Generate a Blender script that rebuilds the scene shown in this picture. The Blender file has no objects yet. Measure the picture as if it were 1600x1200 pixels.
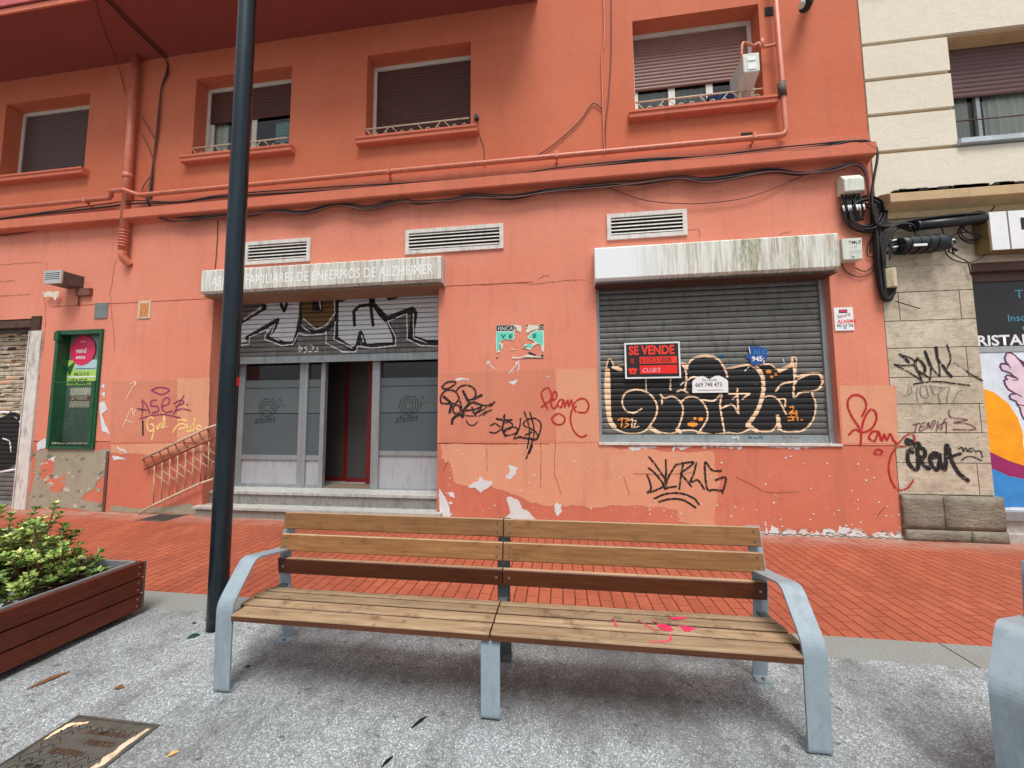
import bpy, bmesh, math, random
import numpy as np
from mathutils import Vector, Matrix
random.seed(7); np.random.seed(7)
S = bpy.context.scene
COL = S.collection
# ------------------------------------------------------------------ camera
F = 575.0
CAM = np.array([0.0, -4.971, 1.5])
MR = np.array([[0.99144046, 0.13043657, -0.00566745],
               [0.01569143, -0.07595071, 0.99698810],
               [-0.12961326, 0.98854327, 0.07734734]])   # right, up, forward
cd = bpy.data.cameras.new('camera'); cam = bpy.data.objects.new('camera', cd); COL.objects.link(cam)
cd.sensor_width = 36.0; cd.lens = F/1600*36.0; cd.clip_start = 0.05; cd.clip_end = 500
mw = Matrix.Identity(4)
for i in range(3):
    mw[i][0] = MR[0][i]; mw[i][1] = MR[1][i]; mw[i][2] = -MR[2][i]; mw[i][3] = CAM[i]
cam.matrix_world = mw
S.camera = cam
# ------------------------------------------------------------------ light
EL, AZ = math.radians(65), math.radians(165)
w = bpy.data.worlds.new('World'); S.world = w; w.use_nodes = True
nt = w.node_tree; bg = nt.nodes['Background']
sky = nt.nodes.new('ShaderNodeTexSky'); sky.sky_type = 'NISHITA'; sky.sun_disc = False
sky.sun_elevation = EL; sky.sun_rotation = AZ; sky.dust_density = 4.0; sky.air_density = 1.0; sky.ozone_density = 1.0
hs = nt.nodes.new('ShaderNodeHueSaturation'); hs.inputs['Saturation'].default_value = 0.35
nt.links.new(sky.outputs[0], hs.inputs['Color']); nt.links.new(hs.outputs[0], bg.inputs[0])
bg.inputs[1].default_value = 0.07
sd = bpy.data.lights.new('sun', 'SUN'); sun = bpy.data.objects.new('sun', sd); COL.objects.link(sun)
sd.energy = 1.5; sd.angle = math.radians(24); sd.color = (1.0, 0.985, 0.96)
dv = Vector((math.sin(AZ)*math.cos(EL), math.cos(AZ)*math.cos(EL), math.sin(EL)))
sun.rotation_euler = dv.to_track_quat('Z', 'Y').to_euler()
S.view_settings.view_transform = 'Standard'; S.view_settings.look = 'None'
S.view_settings.exposure = 1.06; S.view_settings.gamma = 1.0; S.view_settings.use_curve_mapping = False
try: S.cycles.max_bounces = 8
except Exception: pass

# ------------------------------------------------------------------ measuring helpers: where a ray meets a real plane
def ray(px, py):
    c = np.array([(px-800)/F, -(py-600)/F, 1.0]); return MR.T @ c
def W(px, py, Y=0.0):
    d = ray(px, py); t = (Y-CAM[1])/d[1]; p = CAM+t*d; return (float(p[0]), float(p[2]))
def W3(px, py, Y=0.0):
    x, z = W(px, py, Y); return (x, Y, z)
def G(px, py, z=0.0):
    d = ray(px, py); t = (z-CAM[2])/d[2]; p = CAM+t*d; return (float(p[0]), float(p[1]))
def crop(ox, oy, s, pts): return [(ox+x/s, oy+y/s) for x, y in pts]

# ------------------------------------------------------------------ colours and materials
def lin(v):
    v /= 255.0
    return v/12.92 if v <= 0.04045 else ((v+0.055)/1.055)**2.4
def rgb(r, g, b, k=1.0): return (lin(r)*k, lin(g)*k, lin(b)*k, 1.0)
class NT:
    def __init__(s, name):
        s.m = bpy.data.materials.new(name); s.m.use_nodes = True; s.t = s.m.node_tree
        s.b = s.t.nodes['Principled BSDF']; s.g = s.t.nodes.new('ShaderNodeNewGeometry'); s.tc = s.t.nodes.new('ShaderNodeTexCoord')
    def n(s, typ, **k):
        nd = s.t.nodes.new('ShaderNode'+typ)
        for a, v in k.items(): setattr(nd, a, v)
        return nd
    def l(s, a, b): s.t.links.new(a, b)
    def coord(s, scale=(1, 1, 1), obj=False, rot=(0, 0, 0)):
        mp = s.n('Mapping'); mp.inputs['Scale'].default_value = scale; mp.inputs['Rotation'].default_value = rot
        s.l(s.tc.outputs['Object'] if obj else s.g.outputs['Position'], mp.inputs['Vector']); return mp.outputs[0]
    def noise(s, vec, scale, detail=4, rough=.55):
        nd = s.n('TexNoise'); nd.inputs['Scale'].default_value = scale; nd.inputs['Detail'].default_value = detail
        nd.inputs['Roughness'].default_value = rough; s.l(vec, nd.inputs['Vector']); return nd.outputs['Fac']
    def ramp(s, fac, stops):
        nd = s.n('ValToRGB'); el = nd.color_ramp.elements
        while len(el) < len(stops): el.new(0.5)
        for e, (p, c) in zip(el, stops):
            e.position = p; e.color = c if not isinstance(c, (int, float)) else (c, c, c, 1)
        s.l(fac, nd.inputs[0]); return nd.outputs[0]
    def mix(s, fac, a, b, mode='MIX'):
        nd = s.n('MixRGB', blend_type=mode)
        for i, v in enumerate((fac, a, b)):
            if isinstance(v, (int, float)): nd.inputs[i].default_value = v if i == 0 else (v, v, v, 1)
            elif isinstance(v, tuple): nd.inputs[i].default_value = v
            else: s.l(v, nd.inputs[i])
        return nd.outputs[0]
    def math(s, op, a, b=None):
        nd = s.n('Math', operation=op)
        for i, v in enumerate((a, b)):
            if v is None: continue
            if isinstance(v, (int, float)): nd.inputs[i].default_value = v
            else: s.l(v, nd.inputs[i])
        return nd.outputs[0]
    def bump(s, h, strength=.3, dist=.01):
        nd = s.n('Bump'); nd.inputs['Strength'].default_value = strength; nd.inputs['Distance'].default_value = dist
        s.l(h, nd.inputs['Height']); s.l(nd.outputs[0], s.b.inputs['Normal'])
    def base(s, c):
        if isinstance(c, tuple): s.b.inputs['Base Color'].default_value = c
        else: s.l(c, s.b.inputs['Base Color'])
    def rough(s, r, metal=0.0, spec=None):
        if isinstance(r, (int, float)): s.b.inputs['Roughness'].default_value = r
        else: s.l(r, s.b.inputs['Roughness'])
        s.b.inputs['Metallic'].default_value = metal
        if spec is not None: s.b.inputs['Specular IOR Level'].default_value = spec
def simple(name, c, rough=.6, metal=0.0, var=.15, scale=6.0, bump=.0, obj=False, spec=None, grime=None):
    """plain painted / metal / plastic surface with slight mottling and optional grime"""
    m = NT(name); v = m.coord(obj=obj)
    n1 = m.noise(v, scale, 5, .6)
    d = tuple(x*(1-var) for x in c[:3])+(1,); u = tuple(min(1, x*(1+var)) for x in c[:3])+(1,)
    col = m.ramp(n1, [(.3, d), (.7, u)])
    if grime:
        gn = m.noise(m.coord((3, 3, .7), obj=obj), 5, 6, .7)
        col = m.mix(m.ramp(gn, [(.5, 0.0), (.72, .8)]), col, grime)
    m.base(col); m.rough(rough, metal, spec)
    if bump: m.bump(m.noise(v, 90, 3), bump, .004)
    return m.m
def plaster(name, c1, c2, c3, dirt=.5, bscale=55, stain=(.20, .10, .07, 1)):
    """painted render: two soft tones, fine grain bump, rain streaks, small scuffs"""
    m = NT(name); p = m.coord()
    a = m.noise(p, .8, 7, .66); b = m.noise(p, 3.2, 7, .7)
    col = m.mix(m.ramp(a, [(.35, 0.0), (.65, 1.0)]), c1, c2)
    col = m.mix(m.ramp(b, [(.48, 0.0), (.75, .55)]), col, c3)
    st = m.noise(m.coord((3.5, 3.5, .5)), 1.6, 6, .65)
    col = m.mix(m.math('MULTIPLY', m.ramp(st, [(.52, 0.0), (.8, 1.0)]), dirt*.42), col, stain)
    fine = m.noise(m.coord((2.2, 2.2, 1)), 26, 6, .75)
    col = m.mix(m.ramp(fine, [(.35, .16), (.5, 0.0)]), col, stain); col = m.mix(m.ramp(fine, [(.55, 0.0), (.8, .22)]), col, (min(1, c2[0]*1.25), min(1, c2[1]*1.35), min(1, c2[2]*1.4), 1))
    sc = m.noise(m.coord((1, 1, 2.2)), 17, 4, .6)
    col = m.mix(m.ramp(sc, [(.66, 0.0), (.74, dirt*.5)]), col, stain)
    m.base(col); m.rough(.85, spec=.25)
    h = m.math('ADD', m.noise(p, bscale, 3, .5), m.math('MULTIPLY', m.noise(p, 7, 3, .5), 1.6))
    m.bump(h, .35, .008)
    return m.m
M = {}
M['coral'] = plaster('coral_render', rgb(194, 102, 72), rgb(202, 114, 84), rgb(180, 90, 62), .6)
M['salmon'] = plaster('salmon_render', rgb(212, 128, 104), rgb(222, 142, 118), rgb(202, 116, 92), .6)  # paler tone for the wall below the string course
M['coral_low'] = plaster('coral_low_render', rgb(196, 110, 86), rgb(206, 122, 98), rgb(182, 94, 72), .8)
M['soffit'] = plaster('shaded_soffit_paint', rgb(134, 66, 58), rgb(140, 72, 62), rgb(126, 60, 54), .3)  # shade under the overhang put into a darker red
M['coral_trim'] = plaster('coral_trim_paint', rgb(200, 108, 82), rgb(208, 120, 94), rgb(184, 92, 68), .9)
M['peach'] = plaster('peach_paint', rgb(216, 154, 122), rgb(210, 144, 112), rgb(222, 164, 132), .6)
M['peach_red'] = plaster('dull_peach_paint', rgb(202, 126, 100), rgb(208, 136, 110), rgb(192, 114, 88), .6)
M['white_plaster'] = plaster('bare_white_plaster', rgb(206, 208, 208), rgb(220, 224, 226), rgb(186, 184, 178), .4, 30, (.3, .27, .23, 1))
M['cement'] = plaster('bare_cement', rgb(150, 142, 122), rgb(168, 160, 140), rgb(112, 104, 88), 1.0, 25, (.12, .10, .07, 1))
M['cement_dark'] = plaster('dark_cement_scar', rgb(116, 110, 92), rgb(130, 122, 104), rgb(96, 90, 74), 1.0, 25, (.1, .09, .06, 1)); M['cement_pale'] = plaster('pale_cement_skim', rgb(182, 178, 160), rgb(192, 188, 172), rgb(160, 154, 136), .8, 25, (.2, .18, .14, 1))
M['cream'] = plaster('cream_render', rgb(216, 206, 186), rgb(222, 214, 196), rgb(204, 194, 174), .28, 40, (.38, .33, .24, 1))
M['cream_trim'] = plaster('cream_moulding', rgb(190, 162, 122), rgb(200, 172, 134), rgb(160, 132, 98), .8, 40, (.16, .12, .08, 1))
M['jamb_brown'] = simple('brown_lintel_paint', rgb(84, 58, 48), .6)
def stone(name, k=1.0, dark=False):
    m = NT(name); p = m.coord()
    c = m.ramp(m.noise(p, 2.2, 8, .7), [(.25, rgb(154, 144, 126, k)), (.5, rgb(194, 182, 160, k)), (.75, rgb(214, 205, 188, k))])
    c = m.mix(m.ramp(m.noise(m.coord((1, 1, 4)), 4, 6, .7), [(.55, 0.0), (.7, .5)]), c, rgb(160, 120, 78, k))
    c = m.mix(m.ramp(m.noise(p, 60, 3, .7), [(.58, 0.0), (.72, .6)]), c, rgb(120, 104, 84, k))
    if dark: c = m.mix(m.ramp(m.noise(p, 3, 6, .7), [(.3, .2), (.62, .8)]), c, rgb(112, 108, 98))
    c = m.mix(m.ramp(m.noise(m.coord((1, 1, 1.5)), 11, 7, .75), [(.50, 0.0), (.7, .55)]), c, rgb(104, 92, 76, k))
    m.base(c); m.rough(.9, spec=.2)
    m.bump(m.math('ADD', m.noise(p, 40, 6, .75), m.math('MULTIPLY', m.noise(m.coord((1, 1, 2.4)), 9, 6, .7), 2.0)), .75 if dark else .5, .02 if dark else .01)
    return m.m
M['stone'] = stone('sandstone'); M['plinth'] = stone('dirty_plinth_stone', .8, True)
M['mortar'] = simple('stone_joint', rgb(126, 110, 88), .95)
def wood(name, c1, c2, c3, stain=.4, rough=.6):
    m = NT(name); v = m.coord((1.2, 14, 14), obj=True)
    oi = m.n('ObjectInfo'); ad = m.n('VectorMath', operation='ADD'); m.l(v, ad.inputs[0])
    sc = m.n('VectorMath', operation='SCALE'); m.l(oi.outputs['Random'], sc.inputs['Scale']); sc.inputs[0].default_value = (37, 19, 23)
    m.l(sc.outputs[0], ad.inputs[1]); v = ad.outputs[0]
    g = m.noise(v, 3.5, 8, .72); g2 = m.noise(v, 14, 4, .6)
    col = m.ramp(g, [(.3, c1), (.5, c2), (.72, c3)])
    col = m.mix(m.ramp(g2, [(.5, 0.0), (.72, .5)]), col, c1)
    tone = m.ramp(oi.outputs['Random'], [(0.0, .8), (1.0, 1.12)]); col = m.mix(1.0, col, tone, 'MULTIPLY')
    p = m.coord((1, 1, 1), obj=True)
    st = m.noise(p, 9, 7, .7); col = m.mix(m.math('MULTIPLY', m.ramp(st, [(.54, 0.0), (.70, 1.0)]), stain), col, rgb(78, 52, 34))
    m.base(col); m.rough(rough, spec=.3); m.bump(m.math('ADD', g, g2), .25, .003)
    return m.m
M['wood_back'] = wood('varnished_slat_wood', rgb(112, 74, 42), rgb(136, 94, 56), rgb(156, 114, 72), .45, .5)
M['wood_seat'] = wood('worn_slat_wood', rgb(122, 98, 74), rgb(150, 126, 98), rgb(176, 154, 126), .75, .62)
M['wood_lumbar'] = wood('dark_slat_wood', rgb(70, 34, 18), rgb(84, 42, 22), rgb(98, 54, 30), .3, .45)  # lumbar slat's shade from its forward tilt is put into the colour
M['wood_edge'] = wood('dark_slat_edge', rgb(70, 40, 24), rgb(88, 52, 32), rgb(100, 62, 40), .4)  # darker wood for the seat slat faces that do not point up
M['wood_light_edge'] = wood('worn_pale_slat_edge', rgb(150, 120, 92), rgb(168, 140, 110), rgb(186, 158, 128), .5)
M['wood_planter'] = wood('stained_planter_wood', rgb(70, 30, 20), rgb(92, 40, 26), rgb(106, 50, 32), .3, .5)
M['bench_paint'] = simple('pale_grey_powder_coat', rgb(142, 156, 164), .32, 0.0, .05, 30, .06, obj=True, grime=rgb(122, 132, 136))
M['bench_dark'] = simple('dark_grey_powder_coat', rgb(78, 82, 82), .5, 0.0, .08, 12, obj=True)
M['steel'] = simple('galvanised_steel', rgb(150, 152, 150), .4, .8)
M['screw'] = simple('screw_metal', rgb(160, 150, 140), .35, .9)
M['hole'] = simple('recess_dark', rgb(28, 24, 22), .9)
def pole_mat():
    m = NT('dark_grey_pole_paint'); v = m.coord((1, 1, .3))
    c = m.ramp(m.noise(v, 9, 6, .65), [(.3, rgb(38, 47, 53)), (.7, rgb(50, 61, 68))])
    z = m.n('SeparateXYZ'); m.l(m.g.outputs['Position'], z.inputs[0])
    dust = m.math('MULTIPLY', m.ramp(z.outputs['Z'], [(0.0, 1.0), (.9, 0.0)]), m.ramp(m.noise(m.coord(), 25, 5, .7), [(.5, 0.0), (.8, .3)]))
    m.base(m.mix(dust, c, rgb(120, 112, 104))); m.rough(.2, .65); return m.m
M['pole'] = pole_mat()
# shop metal
M['shutter'] = simple('grey_shutter_steel', rgb(110, 110, 106), .5, .35, .14, 5, grime=rgb(66, 62, 56))
M['shutter_groove'] = simple('shutter_joint_shade', rgb(22, 20, 19), .8)  # shadow in the slat gaps painted as a near-black row
M['shutter_rail'] = simple('zinc_bottom_rail', rgb(142, 150, 152), .5, .3, .15, 8, grime=rgb(104, 104, 100))
M['alu'] = simple('dull_aluminium', rgb(146, 150, 152), .45, .3, .06, 8, grime=rgb(126, 124, 120))
M['kick'] = simple('pale_grey_panel', rgb(164, 166, 170), .5, .05, .05, 3, grime=rgb(138, 136, 134))
M['frost'] = simple('frosted_grey_film', rgb(88, 97, 99), .45, 0.0, .05, 2, spec=.4)
M['frost2'] = simple('frosted_dark_film', rgb(80, 89, 92), .45, 0.0, .05, 2, spec=.4)
M['dark_glass'] = simple('dark_shop_glass', rgb(22, 22, 23), .08, 0.0, .1, 2, spec=.6)
M['logo'] = simple('logo_film', rgb(26, 30, 34), .5)
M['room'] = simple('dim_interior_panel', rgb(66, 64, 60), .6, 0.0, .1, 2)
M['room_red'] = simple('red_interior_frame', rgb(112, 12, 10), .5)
M['room_floor'] = simple('grey_interior_floor', rgb(150, 152, 150), .35, 0.0, .08, 3)
M['mat_brown'] = simple('brown_doormat', rgb(112, 96, 78), .95, 0, .2, 40, .4)
M['terrazzo'] = simple('grey_terrazzo_step', rgb(132, 130, 122), .6, 0, .28, 60, .1, grime=rgb(84, 80, 66))
M['marble'] = simple('pale_stone_tread', rgb(176, 176, 170), .45, 0, .12, 14, .05, grime=rgb(120, 116, 104))
def box_paint(name, moss):
    m = NT(name)
    c = m.mix(m.ramp(m.noise(m.coord((9, 9, .5)), 3.2, 5, .65), [(.42, 0.0), (.64, 1.0)]), rgb(216, 216, 208), rgb(168, 158, 138))
    c = m.mix(m.ramp(m.noise(m.coord((22, 22, .6)), 3, 5, .7), [(.55, 0.0), (.68, .7)]), c, rgb(126, 112, 96))
    if moss:
        g = m.math('MULTIPLY', m.ramp(m.noise(m.coord((2.2, 2, .3)), 1.6, 5, .6), [(.5, 0.0), (.6, 1.0)]), m.ramp(m.noise(m.coord((14, 14, 3)), 3, 5, .7), [(.4, 0.0), (.62, 1.0)]))
        sx = m.n('SeparateXYZ'); m.l(m.g.outputs['Position'], sx.inputs[0])
        rng = m.n('MapRange'); m.l(sx.outputs['X'], rng.inputs[0]); rng.inputs[1].default_value = .9; rng.inputs[2].default_value = 2.2
        cl = m.n('MapRange'); m.l(sx.outputs['X'], cl.inputs[0]); cl.inputs[1].default_value = .9; cl.inputs[2].default_value = 1.5
        c2 = m.mix(cl.outputs[0], rgb(222, 226, 226), c)
        c = m.mix(m.math('MULTIPLY', g, m.math('MULTIPLY', rng.outputs[0], .8)), c2, rgb(112, 116, 62))
    m.base(c); m.rough(.55); return m.m
M['box_white'] = box_paint('weathered_white_box_paint', True)
M['faded_letter'] = simple('faded_white_lettering', rgb(232, 232, 228), .6, 0, .06, 22)
M['box_grey'] = box_paint('streaked_white_box_paint', False)
M['box_under'] = simple('rusty_box_underside', rgb(142, 112, 84), .7, 0, .25, 30)
M['vent'] = simple('vent_white_paint', rgb(206, 200, 192), .5, 0, .1, 9, grime=rgb(150, 140, 130))
M['frame_white'] = simple('window_frame_paint', rgb(206, 200, 190), .5, 0, .08, 9)
M['blind'] = simple('brown_roller_slats', rgb(74, 32, 20), .55, 0, .1, 5)
M['blind_grey'] = simple('taupe_roller_slats', rgb(80, 58, 54), .55, 0, .1, 5)
M['blind_wine'] = simple('wine_roller_slats', rgb(96, 66, 64), .5, 0, .08, 5)
def worn(m, lo=.40, hi=.46, amin=.25, sc=38):
    t = m.node_tree; b = t.nodes['Principled BSDF']; g = t.nodes.new('ShaderNodeNewGeometry')
    n = t.nodes.new('ShaderNodeTexNoise'); n.inputs['Scale'].default_value = sc; n.inputs['Detail'].default_value = 5; n.inputs['Roughness'].default_value = .7
    r = t.nodes.new('ShaderNodeValToRGB'); r.color_ramp.elements[0].position = lo; r.color_ramp.elements[0].color = (amin, amin, amin, 1); r.color_ramp.elements[1].position = hi; r.color_ramp.elements[1].color = (1, 1, 1, 1)
    t.links.new(g.outputs['Position'], n.inputs['Vector']); t.links.new(n.outputs['Fac'], r.inputs[0]); t.links.new(r.outputs[0], b.inputs['Alpha'])
def glass_mat():
    m = NT('window_glass'); g = m.n('BsdfGlossy'); g.inputs['Roughness'].default_value = .03; g.inputs['Color'].default_value = (1, 1, 1, 1)
    t = m.n('BsdfTransparent'); t.inputs['Color'].default_value = (.82, .88, .86, 1)
    fr = m.n('Fresnel'); fr.inputs['IOR'].default_value = 1.5
    mx = m.n('MixShader'); m.l(m.math('ADD', fr.outputs[0], .0), mx.inputs[0]); m.l(t.outputs[0], mx.inputs[1]); m.l(g.outputs[0], mx.inputs[2])
    m.l(mx.outputs[0], m.t.nodes['Material Output'].inputs['Surface']); return m.m
M['glass'] = glass_mat()
M['curtain'] = simple('net_curtain', rgb(226, 222, 212), .9, 0, .08, 20)
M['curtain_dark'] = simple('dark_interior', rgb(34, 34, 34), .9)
M['towel'] = simple('navy_cloth', rgb(30, 52, 96), .9, 0, .25, 20)
M['teal'] = simple('pale_blue_plastic', rgb(150, 186, 184), .5)
M['rail_cream'] = simple('cream_rail_paint', rgb(206, 190, 164), .5, 0, .1, 20, grime=rgb(150, 110, 70))
M['rust_rail'] = simple('rusty_pale_rail', rgb(176, 150, 122), .6, 0, .2, 40, grime=rgb(110, 66, 42))
M['rust_bar'] = simple('rusty_brown_bar', rgb(132, 78, 58), .7, 0, .25, 40)
M['green'] = simple('green_frame_paint', rgb(20, 84, 50), .4, 0, .2, 10, grime=rgb(16, 50, 36))
M['gglass'] = simple('grey_display_glass', rgb(116, 122, 120), .15, 0, .06, 3, spec=.5)
M['pipe'] = simple('coral_pipe_paint', rgb(204, 118, 92), .5, 0, .12, 12, grime=rgb(160, 90, 66))
M['cable'] = simple('black_cable', rgb(24, 21, 21), .6)
M['cable_brown'] = simple('overpainted_cable', rgb(92, 48, 40), .6)
M['black_plastic'] = simple('black_plastic', rgb(26, 30, 34), .45)
M['box_beige'] = simple('beige_plastic', rgb(196, 184, 154), .55, 0, .06, 14, grime=rgb(150, 130, 96))
M['box_pale'] = simple('pale_plastic', rgb(204, 208, 196), .5, 0, .05, 14, grime=rgb(168, 166, 146))
M['white'] = simple('white_paper', rgb(226, 226, 226), .6, 0, .04, 10)
M['paper'] = simple('cream_paper', rgb(214, 208, 190), .7, 0, .08, 30)
M['red'] = simple('poster_red', rgb(226, 24, 16), .5, 0, .05, 10)
M['fluo'] = simple('poster_orange_red', rgb(232, 52, 30), .5, 0, .05, 10)
M['dark_red'] = simple('marker_dark_red', rgb(150, 14, 10), .5)
M['black'] = simple('black_print', rgb(24, 20, 22), .5)
M['black_spray'] = simple('black_spray_paint', rgb(18, 16, 17), .75, 0, .25, 14)
M['red_spray'] = simple('red_spray_paint', rgb(178, 22, 24), .6, 0, .12, 14)
M['purple_spray'] = simple('purple_marker', rgb(142, 44, 92), .6)
M['yellow_spray'] = simple('pale_yellow_spray', rgb(240, 200, 130), .7)
M['cream_spray'] = simple('cream_spray_paint', rgb(232, 196, 160), .7, 0, .1, 12)
M['orange_spray'] = simple('orange_spray_paint', rgb(226, 136, 38), .7, 0, .12, 12)
M['white_spray'] = simple('white_spray_paint', rgb(230, 226, 228), .7, 0, .08, 10)
M['lilac_spray'] = simple('pale_lilac_spray', rgb(206, 212, 216), .7, 0, .08, 4)
M['brown_spray'] = simple('brown_spray_paint', rgb(104, 76, 36), .7, 0, .2, 9)
M['teal_spray'] = simple('teal_spray_paint', rgb(32, 88, 110), .7)
M['grey_spray'] = simple('faded_grey_spray', rgb(140, 130, 118), .8)
M['pink_spray'] = simple('pink_spray_paint', rgb(226, 44, 92), .6)
M['purple_brown'] = simple('brown_marker', rgb(110, 60, 60), .6)
for k_ in ('black_spray', 'red_spray', 'purple_spray', 'yellow_spray', 'purple_brown', 'grey_spray', 'pink_spray'): worn(M[k_])
M['black_paint'] = simple('solid_black_paint', rgb(14, 13, 14), .6, 0, .25, 14)
M['cyan_paper'] = simple('turquoise_paper', rgb(92, 206, 180), .6, 0, .06, 30)
M['pink_disc'] = simple('raspberry_sticker', rgb(222, 48, 92), .5)
M['lime'] = simple('lime_print', rgb(172, 204, 96), .5, 0, .12, 20)
M['dark_green'] = simple('dark_green_print', rgb(40, 84, 60), .5)
M['blue'] = simple('blue_sticker', rgb(28, 76, 150), .5)
M['orange_print'] = simple('orange_print', rgb(246, 158, 10), .4)
M['magenta_print'] = simple('magenta_print', rgb(146, 34, 96), .4)
M['blue_print'] = simple('blue_print', rgb(52, 134, 200), .4)
M['poster_white'] = simple('cool_white_print', rgb(214, 222, 230), .4)
M['skin_pink'] = simple('pale_pink_print', rgb(222, 196, 208), .4)
M['ink'] = simple('plum_line_print', rgb(84, 52, 84), .4)
M['panel_black'] = simple('black_shop_panel', rgb(36, 35, 36), .3)
M['cyan_text'] = simple('cyan_lettering', rgb(78, 160, 186), .4)
M['grey_strip'] = simple('grey_metal_strip', rgb(160, 162, 162), .5)
M['iron'] = simple('worn_cast_iron', rgb(94, 94, 88), .55, .4, .25, 18, .5, grime=rgb(112, 98, 80))
M['iron_text'] = simple('rusty_cast_iron', rgb(86, 62, 46), .7, .3)
M['leaf1'] = simple('light_leaf', rgb(176, 194, 108), .5, 0, .25, 12); M['leaf2'] = simple('green_leaf', rgb(126, 158, 70), .5, 0, .25, 12)
M['leaf3'] = simple('dark_leaf', rgb(74, 104, 46), .55, 0, .25, 12); M['leaf4'] = simple('yellow_leaf', rgb(204, 206, 126), .5, 0, .2, 12)
M['leaf_grey'] = simple('silvery_leaf', rgb(132, 146, 148), .6, 0, .2, 20)
M['twig'] = simple('brown_twig', rgb(116, 88, 58), .8); M['soil'] = simple('dark_soil', rgb(52, 38, 28), .95, 0, .5, 40, .8)
M['dry'] = simple('dry_leaf', rgb(152, 106, 66), .8, 0, .2, 30); M['green_glass'] = simple('green_plastic', rgb(10, 92, 72), .2, 0, .1, 10)
M['fascia_pink'] = simple('dusty_red_fascia', rgb(196, 96, 98), .6)

# ---- ground materials
def ground_aggregate():
    m = NT('exposed_aggregate'); p = m.coord()
    vo = m.n('TexVoronoi'); vo.inputs['Scale'].default_value = 175; m.l(p, vo.inputs['Vector'])
    sp = m.n('SeparateColor'); m.l(vo.outputs['Color'], sp.inputs[0])
    c = m.ramp(sp.outputs[0], [(0.0, rgb(118, 123, 123)), (.35, rgb(136, 142, 142)), (.6, rgb(152, 158, 160)), (.85, rgb(174, 182, 184)), (1.0, rgb(212, 220, 224))])
    c = m.mix(m.ramp(vo.outputs['Distance'], [(.5, 0.0), (.9, .4)]), c, rgb(98, 100, 98))
    big = m.noise(p, .75, 6, .6); c = m.mix(m.ramp(big, [(.44, 0.0), (.64, .6)]), c, rgb(88, 88, 88))
    mid = m.noise(m.coord((1.6, 1, 1), rot=(0, 0, .5)), 3.2, 8, .72); c = m.mix(m.ramp(mid, [(.48, 0.0), (.66, .6)]), c, rgb(88, 87, 86))
    spot = m.noise(m.coord((1.0, 1.5, 1)), 11, 5, .6); c = m.mix(m.ramp(spot, [(.61, 0.0), (.68, .55)]), c, rgb(46, 43, 42))
    # bench shadow plus damp and grime painted into the floor under it
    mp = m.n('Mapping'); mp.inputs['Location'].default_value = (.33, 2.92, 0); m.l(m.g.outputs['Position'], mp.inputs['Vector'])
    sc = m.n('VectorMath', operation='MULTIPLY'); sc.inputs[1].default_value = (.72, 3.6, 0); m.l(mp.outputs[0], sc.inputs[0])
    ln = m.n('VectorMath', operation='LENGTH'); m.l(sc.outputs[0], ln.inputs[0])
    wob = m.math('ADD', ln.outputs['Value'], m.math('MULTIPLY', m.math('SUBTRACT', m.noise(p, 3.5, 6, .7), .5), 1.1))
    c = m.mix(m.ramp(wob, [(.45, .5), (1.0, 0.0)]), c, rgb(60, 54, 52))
    m.base(c); m.rough(.75, spec=.3)
    m.bump(m.math('SUBTRACT', sp.outputs[1], m.math('MULTIPLY', vo.outputs['Distance'], .8)), .5, .004)
    return m.m
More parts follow.
